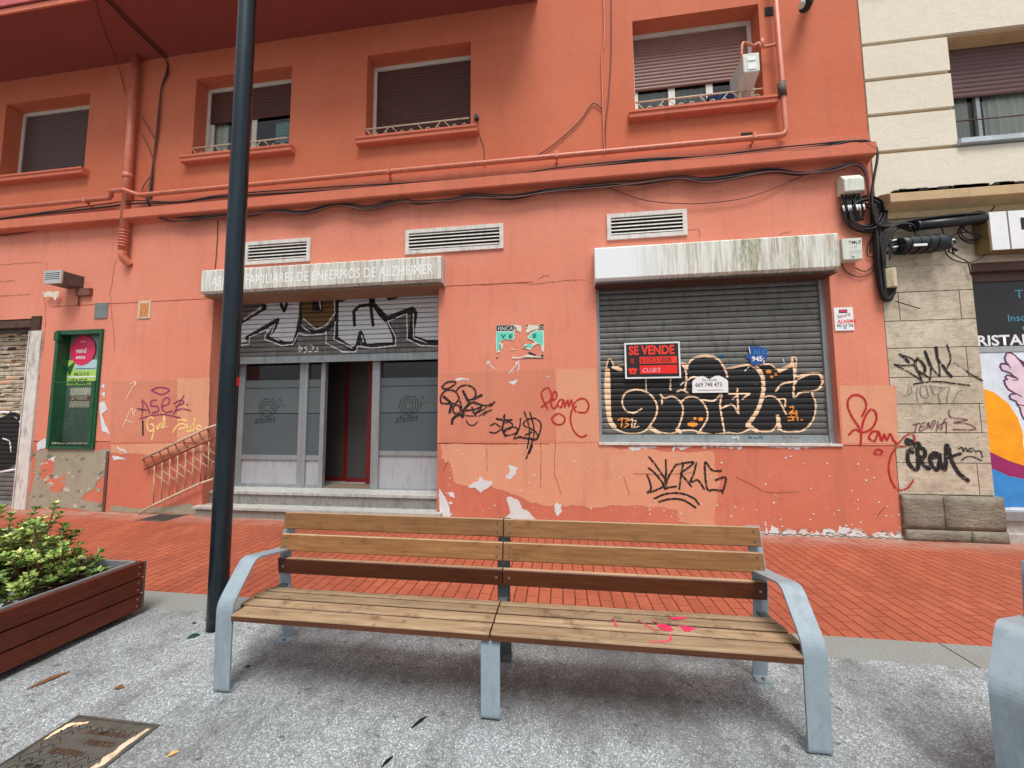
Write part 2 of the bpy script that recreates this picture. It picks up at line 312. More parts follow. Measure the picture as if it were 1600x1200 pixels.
def ground_brick():
    m = NT('red_brick_paving'); p = m.coord((1, 1, 1), rot=(0, 0, math.radians(90)))
    wv = m.n('TexNoise'); wv.inputs['Scale'].default_value = 2.5; m.l(p, wv.inputs['Vector'])
    ad = m.n('VectorMath', operation='MULTIPLY_ADD'); m.l(wv.outputs['Color'], ad.inputs[0]); ad.inputs[1].default_value = (.012, .012, 0); m.l(p, ad.inputs[2])
    br = m.n('TexBrick'); m.l(ad.outputs[0], br.inputs['Vector']); br.inputs['Scale'].default_value = 1.0
    br.inputs['Brick Width'].default_value = .205; br.inputs['Row Height'].default_value = .098; br.inputs['Mortar Size'].default_value = .0045
    br.inputs['Mortar Smooth'].default_value = .3; br.inputs['Bias'].default_value = 0.0; br.offset = .5
    br.inputs['Color1'].default_value = rgb(158, 82, 58); br.inputs['Color2'].default_value = rgb(168, 92, 66); br.inputs['Mortar'].default_value = rgb(124, 58, 40)
    b2 = m.n('TexBrick'); m.l(ad.outputs[0], b2.inputs['Vector']); b2.inputs['Scale'].default_value = 1.0; b2.offset = 0
    b2.inputs['Brick Width'].default_value = 60; b2.inputs['Row Height'].default_value = .098; b2.inputs['Mortar Size'].default_value = .0055; b2.inputs['Mortar Smooth'].default_value = .2
    bc = m.mix(b2.outputs['Fac'], br.outputs['Color'], rgb(78, 32, 22))
    c = m.mix(m.ramp(m.noise(m.coord(), 1.3, 6, .65), [(.4, 0.0), (.7, .45)]), bc, rgb(128, 62, 48))
    c = m.mix(m.ramp(m.noise(m.coord((1, .35, 1)), 3.4, 7, .72), [(.48, 0.0), (.7, .55)]), c, rgb(112, 58, 46))
    c = m.mix(m.ramp(m.noise(m.coord(), 30, 5, .7), [(.5, 0.0), (.75, .4)]), c, rgb(184, 104, 78))
    sx = m.n('SeparateXYZ'); m.l(m.g.outputs['Position'], sx.inputs[0])
    edge = m.n('MapRange'); m.l(sx.outputs['Y'], edge.inputs[0]); edge.inputs[1].default_value = -.42; edge.inputs[2].default_value = -.06
    c = m.mix(m.math('MULTIPLY', edge.outputs[0], m.ramp(m.noise(m.coord((.7, 2, 1)), 4, 7, .75), [(.36, 0.0), (.6, .8)])), c, rgb(160, 140, 128))
    c = m.mix(m.ramp(m.noise(m.coord((2, 1, 1)), 33, 2, .5), [(.765, 0.0), (.78, .8)]), c, rgb(220, 208, 196))
    m.base(c); m.rough(.8, spec=.25)
    m.bump(m.math('ADD', m.math('MULTIPLY', br.outputs['Fac'], -1.0), m.math('MULTIPLY', m.noise(m.coord(), 70, 4), .35)), .6, .006)
    return m.m
def ground_granite():
    m = NT('grey_granite_strip'); p = m.coord()
    c = m.ramp(m.noise(p, 120, 3, .8), [(.35, rgb(100, 104, 100)), (.5, rgb(130, 134, 130)), (.68, rgb(152, 156, 152))])
    c = m.mix(m.ramp(m.noise(p, 2.5, 6, .65), [(.45, 0.0), (.7, .5)]), c, rgb(124, 120, 112))
    br = m.n('TexBrick'); m.l(m.coord((1, 1, 1)), br.inputs['Vector']); br.inputs['Scale'].default_value = 1
    br.inputs['Brick Width'].default_value = 1.2; br.inputs['Row Height'].default_value = 30; br.inputs['Mortar Size'].default_value = .006; br.offset = 0
    c = m.mix(br.outputs['Fac'], c, rgb(52, 48, 44))
    m.base(c); m.rough(.7); m.bump(m.noise(p, 80, 3), .2, .003); return m.m

# ------------------------------------------------------------------ object helpers
OFF = {}
def tag(o, label=None, cat=None, group=None, kind=None):
    if label: o['label'] = label
    if cat: o['category'] = cat
    if group: o['group'] = group
    if kind: o['kind'] = kind
    return o
def empty(name, loc=(0, 0, 0), label=None, cat=None, group=None):
    o = bpy.data.objects.new(name, None); COL.objects.link(o); o.location = loc; o.empty_display_size = .1
    OFF[o.name] = Vector(loc); return tag(o, label, cat, group)
def finish(name, me, mats, parent=None, origin=None, smooth=False):
    if not isinstance(mats, (list, tuple)): mats = [mats]
    off = OFF[parent.name] if parent else Vector(origin or (0, 0, 0))
    if off.length: me.transform(Matrix.Translation(-off))
    for mm in mats: me.materials.append(mm)
    if smooth: me.polygons.foreach_set('use_smooth', [True]*len(me.polygons))
    me.name = name
    o = bpy.data.objects.new(name, me); COL.objects.link(o)
    if parent: o.parent = parent; OFF[o.name] = off
    else: o.location = off; OFF[o.name] = off
    return o
def obj(name, bm, mats, parent=None, origin=None, smooth=False, bevel=0):
    if bevel:
        es = [e for e in bm.edges if len(e.link_faces) == 2 and e.calc_face_angle(0) > .6]
        bmesh.ops.bevel(bm, geom=es, offset=bevel, segments=2, affect='EDGES', profile=.5)
    me = bpy.data.meshes.new(name); bm.to_mesh(me); bm.free()
    return finish(name, me, mats, parent, origin, smooth)
def BM(): return bmesh.new()
def box(bm, x0, x1, y0, y1, z0, z1, mi=0):
    v = [bm.verts.new(p) for p in ((x0, y0, z0), (x1, y0, z0), (x1, y1, z0), (x0, y1, z0), (x0, y0, z1), (x1, y0, z1), (x1, y1, z1), (x0, y1, z1))]
    for f in ((0, 3, 2, 1), (4, 5, 6, 7), (0, 1, 5, 4), (1, 2, 6, 5), (2, 3, 7, 6), (3, 0, 4, 7)):
        fc = bm.faces.new([v[i] for i in f]); fc.material_index = mi
    return bm
def bx(*a): return box(BM(), *a)
def quad(bm, pts, mi=0):
    f = bm.faces.new([bm.verts.new(p) for p in pts]); f.material_index = mi; return f
def prism(bm, prof, a0, a1, axis='X', mi=0):
    """closed profile swept along an axis; profile given in the two other axes"""
    def P(u, v, a): return (a, u, v) if axis == 'X' else ((u, a, v) if axis == 'Y' else (u, v, a))
    r = [[bm.verts.new(P(u, v, a)) for u, v in prof] for a in (a0, a1)]
    n = len(prof)
    for i in range(n): f = bm.faces.new((r[0][i], r[0][(i+1) % n], r[1][(i+1) % n], r[1][i])); f.material_index = mi
    for k in (0, 1): f = bm.faces.new(r[k]); f.material_index = mi
    bmesh.ops.recalc_face_normals(bm, faces=bm.faces[:])
    return bm
def smoothpts(p, n=6):
    p = [Vector(a) for a in p]; out = []
    for i in range(len(p)-1):
        a = p[max(0, i-1)]; b = p[i]; c = p[i+1]; d = p[min(len(p)-1, i+2)]
        for k in range(n):
            t = k/n; out.append(.5*((2*b)+(c-a)*t+(2*a-5*b+4*c-d)*t*t+(3*b-a-3*c+d)*t**3))
    out.append(p[-1]); return out
def tube(bm, pts, r, sides=6, smooth=0, mi=0, r2=None):
    if smooth: pts = smoothpts(pts, smooth)
    pts = [Vector(p) for p in pts]; rings = []; n = len(pts); prev = None
    for i, p in enumerate(pts):
        t = (pts[min(i+1, n-1)]-pts[max(i-1, 0)])
        if t.length < 1e-9: t = Vector((0, 0, 1))
        t.normalize()
        if prev is None:
            ref = Vector((0, 0, 1)) if abs(t.z) < .9 else Vector((1, 0, 0)); u = t.cross(ref).normalized()
        else: u = (prev-t*prev.dot(t)).normalized()
        prev = u; v = t.cross(u); rr = r if r2 is None else r+(r2-r)*i/(n-1)
        rings.append([bm.verts.new(p+(u*math.cos(a)+v*math.sin(a))*rr) for a in [2*math.pi*k/sides for k in range(sides)]])
    for a, b in zip(rings, rings[1:]):
        for k in range(sides):
            f = bm.faces.new((a[k], a[(k+1) % sides], b[(k+1) % sides], b[k])); f.material_index = mi; f.smooth = True
    for rg in (rings[0][::-1], rings[-1]):
        f = bm.faces.new(rg); f.material_index = mi
    return bm
def fillet(prof, r=.035, n=5):
    out = [prof[0]]
    for a, b, c in zip(prof, prof[1:], prof[2:]):
        A, B_, C_ = Vector(a), Vector(b), Vector(c); u = (A-B_); v = (C_-B_); k = min(r, u.length*.42, v.length*.42)
        p, q = B_+u.normalized()*k, B_+v.normalized()*k
        for i in range(n+1):
            t = i/n; w_ = p*(1-t)**2+B_*2*t*(1-t)+q*t*t; out.append((w_.x, w_.y))
    return out+[prof[-1]]
def flatbar(bm, prof, w, t, x, mi=0):
    """flat steel bar: centre line in the (Y,Z) plane, width w along X, thickness t"""
    n = len(prof); P = [Vector((0, a, b)) for a, b in prof]; rings = []
    for i in range(n):
        if i == 0: d = P[1]-P[0]; m_ = 1
        elif i == n-1: d = P[-1]-P[-2]; m_ = 1
        else:
            d0 = (P[i]-P[i-1]).normalized(); d1 = (P[i+1]-P[i]).normalized(); d = d0+d1; m_ = 1/max(.5, math.cos(d0.angle(d1)/2))
        d.normalize(); nn = Vector((0, -d.z, d.y))*t/2*m_
        rings.append([bm.verts.new(P[i]+Vector((x+sx*w/2, 0, 0))+nn*sn) for sx, sn in ((-1, -1), (1, -1), (1, 1), (-1, 1))])
    for a, b in zip(rings, rings[1:]):
        for k in range(4): f = bm.faces.new((a[k], a[(k+1) % 4], b[(k+1) % 4], b[k])); f.material_index = mi
    bm.faces.new(rings[0][::-1]); bm.faces.new(rings[-1])
    bmesh.ops.recalc_face_normals(bm, faces=bm.faces[:]); return bm
def disc(bm, c, r, n=14, axis='Y', mi=0, th=0):
    vs = []
    for k in range(n):
        a = 2*math.pi*k/n
        if axis == 'Y': vs.append(bm.verts.new((c[0]+r*math.cos(a), c[1], c[2]+r*math.sin(a))))
        else: vs.append(bm.verts.new((c[0]+r*math.cos(a), c[1]+r*math.sin(a), c[2])))
    f = bm.faces.new(vs); f.material_index = mi; return f
def wall(bm, x0, x1, z0, z1, Y, holes, depth, mi=0):
    """wall face at Y with rectangular openings (xa,xb,za,zb,depth) incl. their reveals"""
    xs = sorted({x0, x1, *[h[0] for h in holes], *[h[1] for h in holes]}); zs = sorted({z0, z1, *[h[2] for h in holes], *[h[3] for h in holes]})
    xs = [x for x in xs if x0 <= x <= x1]; zs = [z for z in zs if z0 <= z <= z1]
    V = {}
    def vv(x, z):
        if (x, z) not in V: V[(x, z)] = bm.verts.new((x, Y, z))
        return V[(x, z)]
    for a, b in zip(xs, xs[1:]):
        for c, d in zip(zs, zs[1:]):
            if any(h[0] < (a+b)/2 < h[1] and h[2] < (c+d)/2 < h[3] for h in holes): continue
            f = bm.faces.new((vv(a, c), vv(b, c), vv(b, d), vv(a, d))); f.material_index = mi
    for h in holes:
        a, b, c, d = h[:4]; dp = h[4] if len(h) > 4 else depth
        quad(bm, [(a, Y, c), (a, Y, d), (a, Y+dp, d), (a, Y+dp, c)], mi); quad(bm, [(b, Y, c), (b, Y+dp, c), (b, Y+dp, d), (b, Y, d)], mi)
        if d < z1-.001: quad(bm, [(a, Y, d), (b, Y, d), (b, Y+dp, d), (a, Y+dp, d)], mi)
        if c > z0+.001: quad(bm, [(a, Y, c), (a, Y+dp, c), (b, Y+dp, c), (b, Y, c)], mi)
    return bm

# ------------------------------------------------------------------ painted marks: drawn on a fine grid laid on the real surface
def poly_mask(px, pz, poly):
    inside = np.zeros(px.shape, bool); n = len(poly)
    for i in range(n):
        x1, z1 = poly[i]; x2, z2 = poly[(i+1) % n]
        if z1 == z2: continue
        c = ((z1 > pz) != (z2 > pz)) & (px < (x2-x1)*(pz-z1)/(z2-z1)+x1)
        inside ^= c
    return inside
def rag(poly, amp, depth=3, seed=0):
    r = random.Random(seed+len(poly)*7)
    for _ in range(depth):
        q = []
        for i, a in enumerate(poly):
            b = poly[(i+1) % len(poly)]; L = math.hypot(b[0]-a[0], b[1]-a[1]); k = min(amp, L*.22)
            q += [a, ((a[0]+b[0])/2+r.uniform(-k, k), (a[1]+b[1])/2+r.uniform(-k, k))]
        poly = q; amp *= .6
    return poly
def sm2(p, n=6): return [(v.x, v.y) for v in smoothpts([(a, b, 0) for a, b in p], n)]
def closed(p, n=5):
    q = list(p); q = [q[-1]]+q+[q[0], q[1]]
    s = sm2(q, n); return s[n:-n]
class Art:
    """layers of filled outlines and strokes in wall coordinates (x, z)"""
    def __init__(s): s.L = []
    def poly(s, pts, mat): s.L.append(('p', pts, 0, mat)); return s
    def line(s, pts, w, mat, smooth=True): s.L.append(('l', sm2(pts) if smooth and len(pts) > 2 else pts, w/2, mat)); return s
    def bounds(s):
        xs = [x for t, p, w, m in s.L for x, _ in p]; zs = [z for t, p, w, m in s.L for _, z in p]; w = max(l[2] for l in s.L)+.01
        return min(xs)-w, max(xs)+w, min(zs)-w, max(zs)+w
    def fill(s, X, Z):
        """X: column centres, Z: row centres -> index array"""
        A = np.full((len(Z), len(X)), -1, int); mats = []
        for t, p, w, m in s.L:
            if m not in mats: mats.append(m)
            mi = mats.index(m)
            if t == 'p':
                xs = [a for a, _ in p]; zs = [b for _, b in p]
                i0, i1 = np.searchsorted(X, min(xs)), np.searchsorted(X, max(xs)); j0, j1 = np.searchsorted(Z, min(zs)), np.searchsorted(Z, max(zs))
                if i1 <= i0 or j1 <= j0: continue
                gx, gz = np.meshgrid(X[i0:i1], Z[j0:j1]); A[j0:j1, i0:i1][poly_mask(gx, gz, p)] = mi
            else:
                for (ax, az), (bx_, bz) in zip(p, p[1:]):
                    i0, i1 = np.searchsorted(X, min(ax, bx_)-w), np.searchsorted(X, max(ax, bx_)+w); j0, j1 = np.searchsorted(Z, min(az, bz)-w), np.searchsorted(Z, max(az, bz)+w)
                    if i1 <= i0 or j1 <= j0: continue
                    gx, gz = np.meshgrid(X[i0:i1], Z[j0:j1]); dx, dz = bx_-ax, bz-az; L2 = dx*dx+dz*dz+1e-12
                    tt = np.clip(((gx-ax)*dx+(gz-az)*dz)/L2, 0, 1); dd = np.hypot(gx-ax-tt*dx, gz-az-tt*dz)
                    A[j0:j1, i0:i1][dd <= w] = mi
        return A, mats
    def mesh(s, name, Y, parent, cell=.005, **k):
        """thin painted layer just in front of the plane y=Y"""
        x0, x1, z0, z1 = s.bounds(); X = np.arange(x0, x1, cell)+cell/2; Z = np.arange(z0, z1, cell)+cell/2
        A, mats = s.fill(X, Z); V = []; FA = []; MI = []
        for j in range(len(Z)):
            row = A[j]; ch = np.flatnonzero(np.diff(row))+1; st = np.concatenate(([0], ch)); en = np.concatenate((ch, [len(row)]))
            for a, b in zip(st, en):
                if row[a] < 0: continue
                i = len(V); xa, xb, za, zb = x0+a*cell, x0+b*cell, z0+j*cell, z0+(j+1)*cell
                V += [(xa, Y, za), (xb, Y, za), (xb, Y, zb), (xa, Y, zb)]; FA.append((i, i+1, i+2, i+3)); MI.append(int(row[a]))
        me = bpy.data.meshes.new(name); me.from_pydata(V, [], FA); me.polygons.foreach_set('material_index', MI)
        return finish(name, me, [M[m] for m in mats], parent)
def shutter(name, x0, x1, z0, z1, Y, pitch, art, base, groove, parent, cell=.008, rail=None):
    """corrugated roller shutter whose slats carry the spray paint"""
    prof = [(0, .008), (.03, .014), (.10, .014), (.13, .001), (.22, -.001), (.31, -.0025), (.40, -.0035), (.49, -.004), (.58, -.004), (.67, -.0035), (.76, -.0025), (.85, -.001), (.93, .001), (1.0, .004)]
    zb = []; yb = []; gr = []
    n = int(math.ceil((z1-z0)/pitch))
    for i in range(n):
        for (t, y), (t2, y2) in zip(prof, prof[1:]):
            zz = z0+(i+t)*pitch
            if zz >= z1: break
            zb.append(zz); yb.append(Y+y); gr.append(t2 <= .101)
    zb.append(z1); yb.append(Y)
    X = np.arange(x0, x1, cell)+cell/2; Z = np.array([(a+b)/2 for a, b in zip(zb, zb[1:])])
    A, mats = (art.fill(X, Z) if art else (np.full((len(Z), len(X)), -1, int), []))
    V = []; FA = []; MI = []
    for j in range(len(Z)):
        row = A[j]; ch = np.flatnonzero(np.diff(row))+1; st = np.concatenate(([0], ch)); en = np.concatenate((ch, [len(row)]))
        for a, b in zip(st, en):
            i = len(V); xa, xb = x0+a*cell, min(x0+b*cell, x1)
            V += [(xa, yb[j], zb[j]), (xb, yb[j], zb[j]), (xb, yb[j+1], zb[j+1]), (xa, yb[j+1], zb[j+1])]
            FA.append((i, i+1, i+2, i+3)); MI.append(1 if gr[j] else (0 if row[a] < 0 else int(row[a])+2))
    me = bpy.data.meshes.new(name); me.from_pydata(V, [], FA); me.polygons.foreach_set('material_index', MI)
    return finish(name, me, [base, groove]+[M[m] for m in mats], parent)
def text(s, x, z, h, mat, Y, parent, name='lettering', width=1.0, bold=.0, shear=0.0, rot=0.0, align='LEFT', spacing=1.0):
    c = bpy.data.curves.new(name, 'FONT'); c.body = s; c.size = h/.72; c.shear = shear; c.offset = bold*h; c.align_x = align; c.space_character = spacing
    c.resolution_u = 3
    t = bpy.data.objects.new(name, c); COL.objects.link(t)
    dg = bpy.context.evaluated_depsgraph_get(); dg.update()
    me = bpy.data.meshes.new_from_object(t.evaluated_get(dg)); bpy.data.objects.remove(t); bpy.data.curves.remove(c)
    me.transform(Matrix.Translation((x, Y, z)) @ Matrix.Rotation(-rot, 4, 'Y') @ Matrix.Rotation(math.radians(90), 4, 'X') @ Matrix.Diagonal((width, 1, 1, 1)))
    me.materials.clear()
    return finish(name, me, mat, parent)
def wl(pts, Y=0.0): return [W(x, y, Y) for x, y in pts]

# ================================================================== SETTING
def sheet(name, x0, x1, y0, y1, z, m):
    bm = BM(); quad(bm, [(x0, y0, z), (x1, y0, z), (x1, y1, z), (x0, y1, z)]); return tag(obj(name, bm, m), kind='structure')
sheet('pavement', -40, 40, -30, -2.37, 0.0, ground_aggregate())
sheet('kerb_strip', -40, 40, -2.37, -2.135, 0.0, ground_granite())
sheet('brick_pavement', -40, 40, -2.135, .5, 0.0, ground_brick())
sheet('ground', -120, 120, -120, 120, -.012, simple('plain_ground', rgb(130, 126, 120), .9))

# ================================================================== CORAL BUILDING
B = empty('coral_building', (-3, 0, 0), 'coral painted corner building with shuttered shop fronts, graffiti and four upper windows', 'building')
WZ = 1.072
M['blind_rose'] = simple('rose_brown_roller_slats', rgb(120, 80, 68), .55, 0, .1, 5)
WIN = [dict(x0=-9.78, x1=-7.99, z0=5.64, z1=7.07, drop=1.0, m='blind_grey'),
       dict(x0=-5.90, x1=-4.165, z0=5.64, z1=7.05, drop=.42, m='blind'),
       dict(x0=-2.885, x1=-1.243, z0=5.63, z1=7.04, drop=1.0, m='blind'),
       dict(x0=1.09, x1=2.74, z0=5.58, z1=7.00, drop=.60, m='blind_rose')]
GR = .014
holes = [(-5.34, -1.70, WZ, 3.40, .5), (.50, 3.36, WZ, 3.30, .2), (-8.2, -7.31, WZ, 2.885, .22), (-12, -8.74, WZ, 3.12, .3)]
gro = [(-8.4, -5.34, 3.295, 3.295+GR, .014), (-1.70, -.35, 3.295, 3.295+GR, .014)]
bm = BM(); wall(bm, -16, 3.93, 4.70, 12, 0, [(h['x0'], h['x1'], h['z0'], h['z1'], .3) for h in WIN], .3); obj('upper_wall', bm, M['coral'], B)
bm = BM(); wall(bm, -16, 3.93, WZ+GR, 4.70, 0, holes+gro, .3)
for g in gro: quad(bm, [(g[0], .014, g[2]), (g[1], .014, g[2]), (g[1], .014, g[3]), (g[0], .014, g[3])])
quad(bm, [(3.93, 0, 0), (3.93, .6, 0), (3.93, .6, 12), (3.93, 0, 12)])
obj('wall', bm, M['salmon'], B)
for xa_, xb_, hs_ in ((-16, -12, []), (-8.74, -5.34, [(-8.2, -7.31, .96, WZ, .22)]), (-1.70, 3.93, [])):
    bm = BM(); wall(bm, xa_, xb_, 0, WZ, 0, hs_, .3)
    for xe_ in (xa_, xb_): quad(bm, [(xe_, 0, 0), (xe_, 0, WZ), (xe_, .5, WZ), (xe_, .5, 0)])
    obj('lower_wall', bm, M['coral_low'], B)
bm = BM()
for a, b in ((-7.28, -5.34), (-1.70, .50), (3.36, 3.93)): quad(bm, [(a, 0, WZ), (b, 0, WZ), (b, .014, WZ), (a, .014, WZ)]); quad(bm, [(a, .014, WZ), (b, .014, WZ), (b, .014, WZ+GR), (a, .014, WZ+GR)])
obj('wall_groove', bm, M['coral_low'], B)
# projecting upper storey
bm = box(BM(), -16, -.24, -.90, 0.004, 7.53, 12); obj('projecting_storey', bm, M['coral'], B)
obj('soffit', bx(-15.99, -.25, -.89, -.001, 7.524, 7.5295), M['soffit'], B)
bm = box(BM(), -16, -6.5, -.925, -.90, 7.515, 7.60); obj('fascia', bm, M['coral_trim'], B)
bm = box(BM(), -16, -7.2, -.95, -.925, 7.62, 8.2); obj('fascia_panel', bm, M['fascia_pink'], B)
# string course
prof = [(0, 4.60), (-.03, 4.625), (-.13, 4.645), (-.14, 4.66), (-.14, 4.80), (-.12, 4.815), (-.05, 4.86), (-.05, 4.98), (0, 5.0)]
bm = prism(BM(), prof, -16, 3.90); obj('string_course', bm, M['coral_trim'], B)
# windows of the upper floor
def blind(bm, x0, x1, z0, z1, Y, pitch=.052):
    n = max(1, int((z1-z0)/pitch)); dz = (z1-z0)/n; pr = []
    for i in range(n): z = z0+i*dz; pr += [(Y+.006, z+.0005), (Y+.001, z+.006), (Y-.004, z+dz*.4), (Y-.002, z+dz*.9)]
    pr += [(Y+.01, z1), (Y+.02, z1), (Y+.02, z0)]
    return prism(bm, pr, x0, x1)
def railing_part(par, x0, x1, zs, Y):
    """low cream guard rail with a zigzag and small scrolls"""
    bm = BM(); zt = zs+.17; tube(bm, [(x0, Y, zt), (x1, Y, zt)], .011, 6)
    n = 4; L = (x1-x0)/n
    for i in range(n):
        a = x0+i*L
        if i % 2 == 0: tube(bm, [(a+.02, Y, zt), (a+L*.35, Y, zs+.02)], .006, 5); tube(bm, [(a+L*.95, Y, zt), (a+L*.62, Y, zs+.02)], .006, 5)
        else: tube(bm, [(a+L*.05, Y, zt), (a+L*.4, Y, zs+.02)], .006, 5)
        for c in (.46, .82):
            cx, cz = a+L*c, zs+.06
            tube(bm, [(cx+.03*math.cos(t), Y, cz+.035*math.sin(t)) for t in [k*.55 for k in range(10)]], .006, 5)
    obj('guard_rail', bm, M['rail_cream'], par)
for k, h in enumerate(WIN):
    x0, x1, z0, z1 = h['x0'], h['x1'], h['z0'], h['z1']; Y = .21
    fw = .05; bm = BM()
    box(bm, x0, x0+fw, Y, Y+.07, z0, z1); box(bm, x1-fw, x1, Y, Y+.07, z0, z1); box(bm, x0+fw, x1-fw, Y, Y+.07, z1-.06, z1); box(bm, x0+fw, x1-fw, Y, Y+.07, z0, z0+.04)
    wf = obj('window', bm, M['frame_white'], B)
    zb = z1-.06-(z1-z0-.10)*h['drop']
    obj('roller_blind', blind(BM(), x0+fw, x1-fw, zb, z1-.06, Y+.02), M[h['m']], wf)
    bm = BM(); prism(bm, [(-.10, z0-.035), (-.115, z0-.03), (-.115, z0), (Y+.06, z0+.012), (Y+.06, z0-.10), (0.001, z0-.10), (-.085, z0-.10), (-.10, z0-.09)], x0-.10, x1+.12)
    obj('sill', bm, M['coral_trim'], wf)
    bm = BM()
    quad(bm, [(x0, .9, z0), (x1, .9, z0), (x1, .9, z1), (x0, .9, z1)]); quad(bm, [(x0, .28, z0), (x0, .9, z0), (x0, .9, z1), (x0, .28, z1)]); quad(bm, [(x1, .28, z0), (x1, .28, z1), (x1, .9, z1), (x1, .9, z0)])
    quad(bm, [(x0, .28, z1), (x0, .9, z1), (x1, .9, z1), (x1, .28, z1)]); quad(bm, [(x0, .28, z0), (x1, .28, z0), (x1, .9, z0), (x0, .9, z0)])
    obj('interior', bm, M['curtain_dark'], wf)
    if h['drop'] < 1:
        bm = BM(); ns = 3 if k == 3 else 2
        edges = [x0+fw+.005+(x1-x0-2*fw-.01)*i/ns for i in range(ns+1)]
        for a in edges: box(bm, a-.045 if a > edges[0] else a, a+.045 if a < edges[-1] else a, Y+.045, Y+.075, z0+.08, zb+.03)
        box(bm, edges[0], edges[-1], Y+.043, Y+.073, z0+.04, z0+.08)
        obj('sash', bm, M['frame_white'], wf)
        bm = BM(); quad(bm, [(x0+fw, Y+.06, z0+.05), (x1-fw, Y+.06, z0+.05), (x1-fw, Y+.06, zb+.03), (x0+fw, Y+.06, zb+.03)]); obj('pane', bm, M['glass'], wf)
        bm = BM(); pts = []
        r0, r1 = (x0+.05, x0+.32) if k == 1 else (x0+.05, x1-.55)
        n = 26
        for i in range(n+1): pts.append((r0+(r1-r0)*i/n, .32+.012*math.sin(i*1.7)))
        for (a, b), (c, d) in zip(pts, pts[1:]): quad(bm, [(a, b, z0+.02), (c, d, z0+.02), (c, d, zb+.2), (a, b, zb+.2)])
        obj('curtain', bm, M['curtain'] if k == 1 else M['gglass'], wf)
    if k in (1, 2, 3): railing_part(wf, x0+(.0 if k != 3 else .0), x1-.02, z0+.005, -.02)
# vents
for (x0, x1, z0, z1) in ((-4.82, -3.72, 3.80, 4.165), (-2.21, -.76, 3.805, 4.17), (.665, 1.70, 3.825, 4.185)):
    bm = BM(); f = .055
    box(bm, x0, x0+f, -.025, .0, z0, z1); box(bm, x1-f, x1, -.025, .0, z0, z1); box(bm, x0+f, x1-f, -.025, 0, z1-f, z1); box(bm, x0+f, x1-f, -.025, 0, z0, z0+f)
    v = obj('vent', bm, M['vent'], B, bevel=.003)
    bm = bx(x0+f, x1-f, -.003, -.001, z0+f, z1-f); obj('duct_opening', bm, M['hole'], v)
    bm = BM(); n = 5
    for i in range(n):
        z = z0+f+(z1-z0-2*f)*(i+.5)/n; prism(bm, [(-.022, z-.014), (-.024, z-.011), (-.004, z+.016), (-.003, z+.012)], x0+f, x1-f)
    obj('louvre', bm, M['vent'], v)
# shutter boxes
def shutter_box(x0, x1, z0, z1, y, m, under):
    bm = BM(); prism(bm, [(0, z0-.06), (0, z1), (y+.02, z1), (y, z1-.02), (y, z0), (y+.03, z0-.03)], x0, x1)
    o = obj('shutter_box', bm, M[m], B, bevel=.004)
    bm = bx(x0+.01, x1-.01, y+.035, .3, z0-.064, z0-.0605); obj('underside', bm, M[under], o); return o
b1 = shutter_box(-5.36, -1.60, 3.345, 3.68, -.20, 'box_grey', 'box_under')
shutter_box(.475, 3.37, 3.235, 3.655, -.19, 'box_white', 'jamb_brown')
text('ASOC', -5.18, 3.42, .15, M['faded_letter'], -.2015, b1, width=.75, bold=.01)
text('FAMILIARES DE ENFERMOS DE ALZHEIMER', -4.62, 3.42, .15, M['faded_letter'], -.2015, b1, width=.69, bold=.012, spacing=1.08)
# ---- shop entrance
bm = BM(); box(bm, -5.36, -1.64, -.07, .12, 0, .115); obj('lower_step', bm, M['terrazzo'], B, bevel=.004)
bm = BM(); box(bm, -5.40, -1.62, -.10, .14, .117, .150); obj('lower_tread', bm, M['marble'], B, bevel=.005)
bm = BM(); box(bm, -5.338, -1.702, .122, .60, 0.001, .300); obj('upper_step', bm, M['terrazzo'], B, bevel=.004)
bm = BM(); box(bm, -5.336, -1.704, .10, .60, .302, .338); obj('threshold', bm, M['marble'], B, bevel=.005)
bm = BM()
box(bm, -5.338, -5.27, .30, .40, .34, 3.4); obj('shutter_guide', bm, M['alu'], B); obj('shutter_guide', bx(-1.77, -1.702, .30, .40, .34, 3.4), M['alu'], B)
P = lambda pts: wl(crop(370, 450, 5, pts), .35)
a1 = Art(); k5 = .0021
a1.poly(P([(-60, 330), (30, 250), (210, 130), (230, 60), (500, 40), (500, 170), (480, 310), (440, 420), (330, 430), (240, 390), (240, 320), (90, 390), (80, 420), (-60, 440)]), 'lilac_spray')
a1.poly(P([(800, 20), (1590, 10), (1590, 430), (1490, 410), (1390, 390), (1400, 160), (1350, 160), (1180, 260), (1230, 380), (1230, 430), (1000, 450), (970, 330), (930, 440), (900, 470), (780, 400), (790, 150)]), 'lilac_spray')
BK = 'black_paint'; WS = 'white_spray'
def st(a, PP, lst, wpx, m, s, smooth=False):
    for q in lst: a.line(PP(q), wpx*s, m, smooth)
st(a1, P, [[(-50, 330), (40, 262), (220, 155), (190, 90)], [(80, 390), (320, 250), (290, 320), (245, 380), (380, 440), (450, 430), (480, 330), (500, 220), (505, 60)], [(785, 60), (775, 390), (830, 430), (900, 480), (940, 460), (968, 350), (1000, 440)], [(1000, 452), (1230, 440)],
            [(480, 310), (600, 350), (700, 330), (780, 250)]], 34, BK, k5)
st(a1, P, [[(1050, 30), (1060, 130), (1170, 245), (1370, 170), (1388, 200), (1360, 390), (1480, 430), (1590, 430)]], 48, BK, k5)
st(a1, P, [[(920, 290), (915, 180), (960, 140), (1045, 130), (1065, 290)], [(1165, 40), (1190, 85), (1330, 40)], [(1180, 260), (1225, 370), (1235, 440)], [(350, 60), (345, 130), (370, 180), (390, 130), (385, 60)]], 26, BK, k5)
a1.poly(P([(505, 40), (770, 40), (770, 200), (730, 270), (650, 322), (600, 322), (550, 290), (510, 220)]), 'brown_spray')
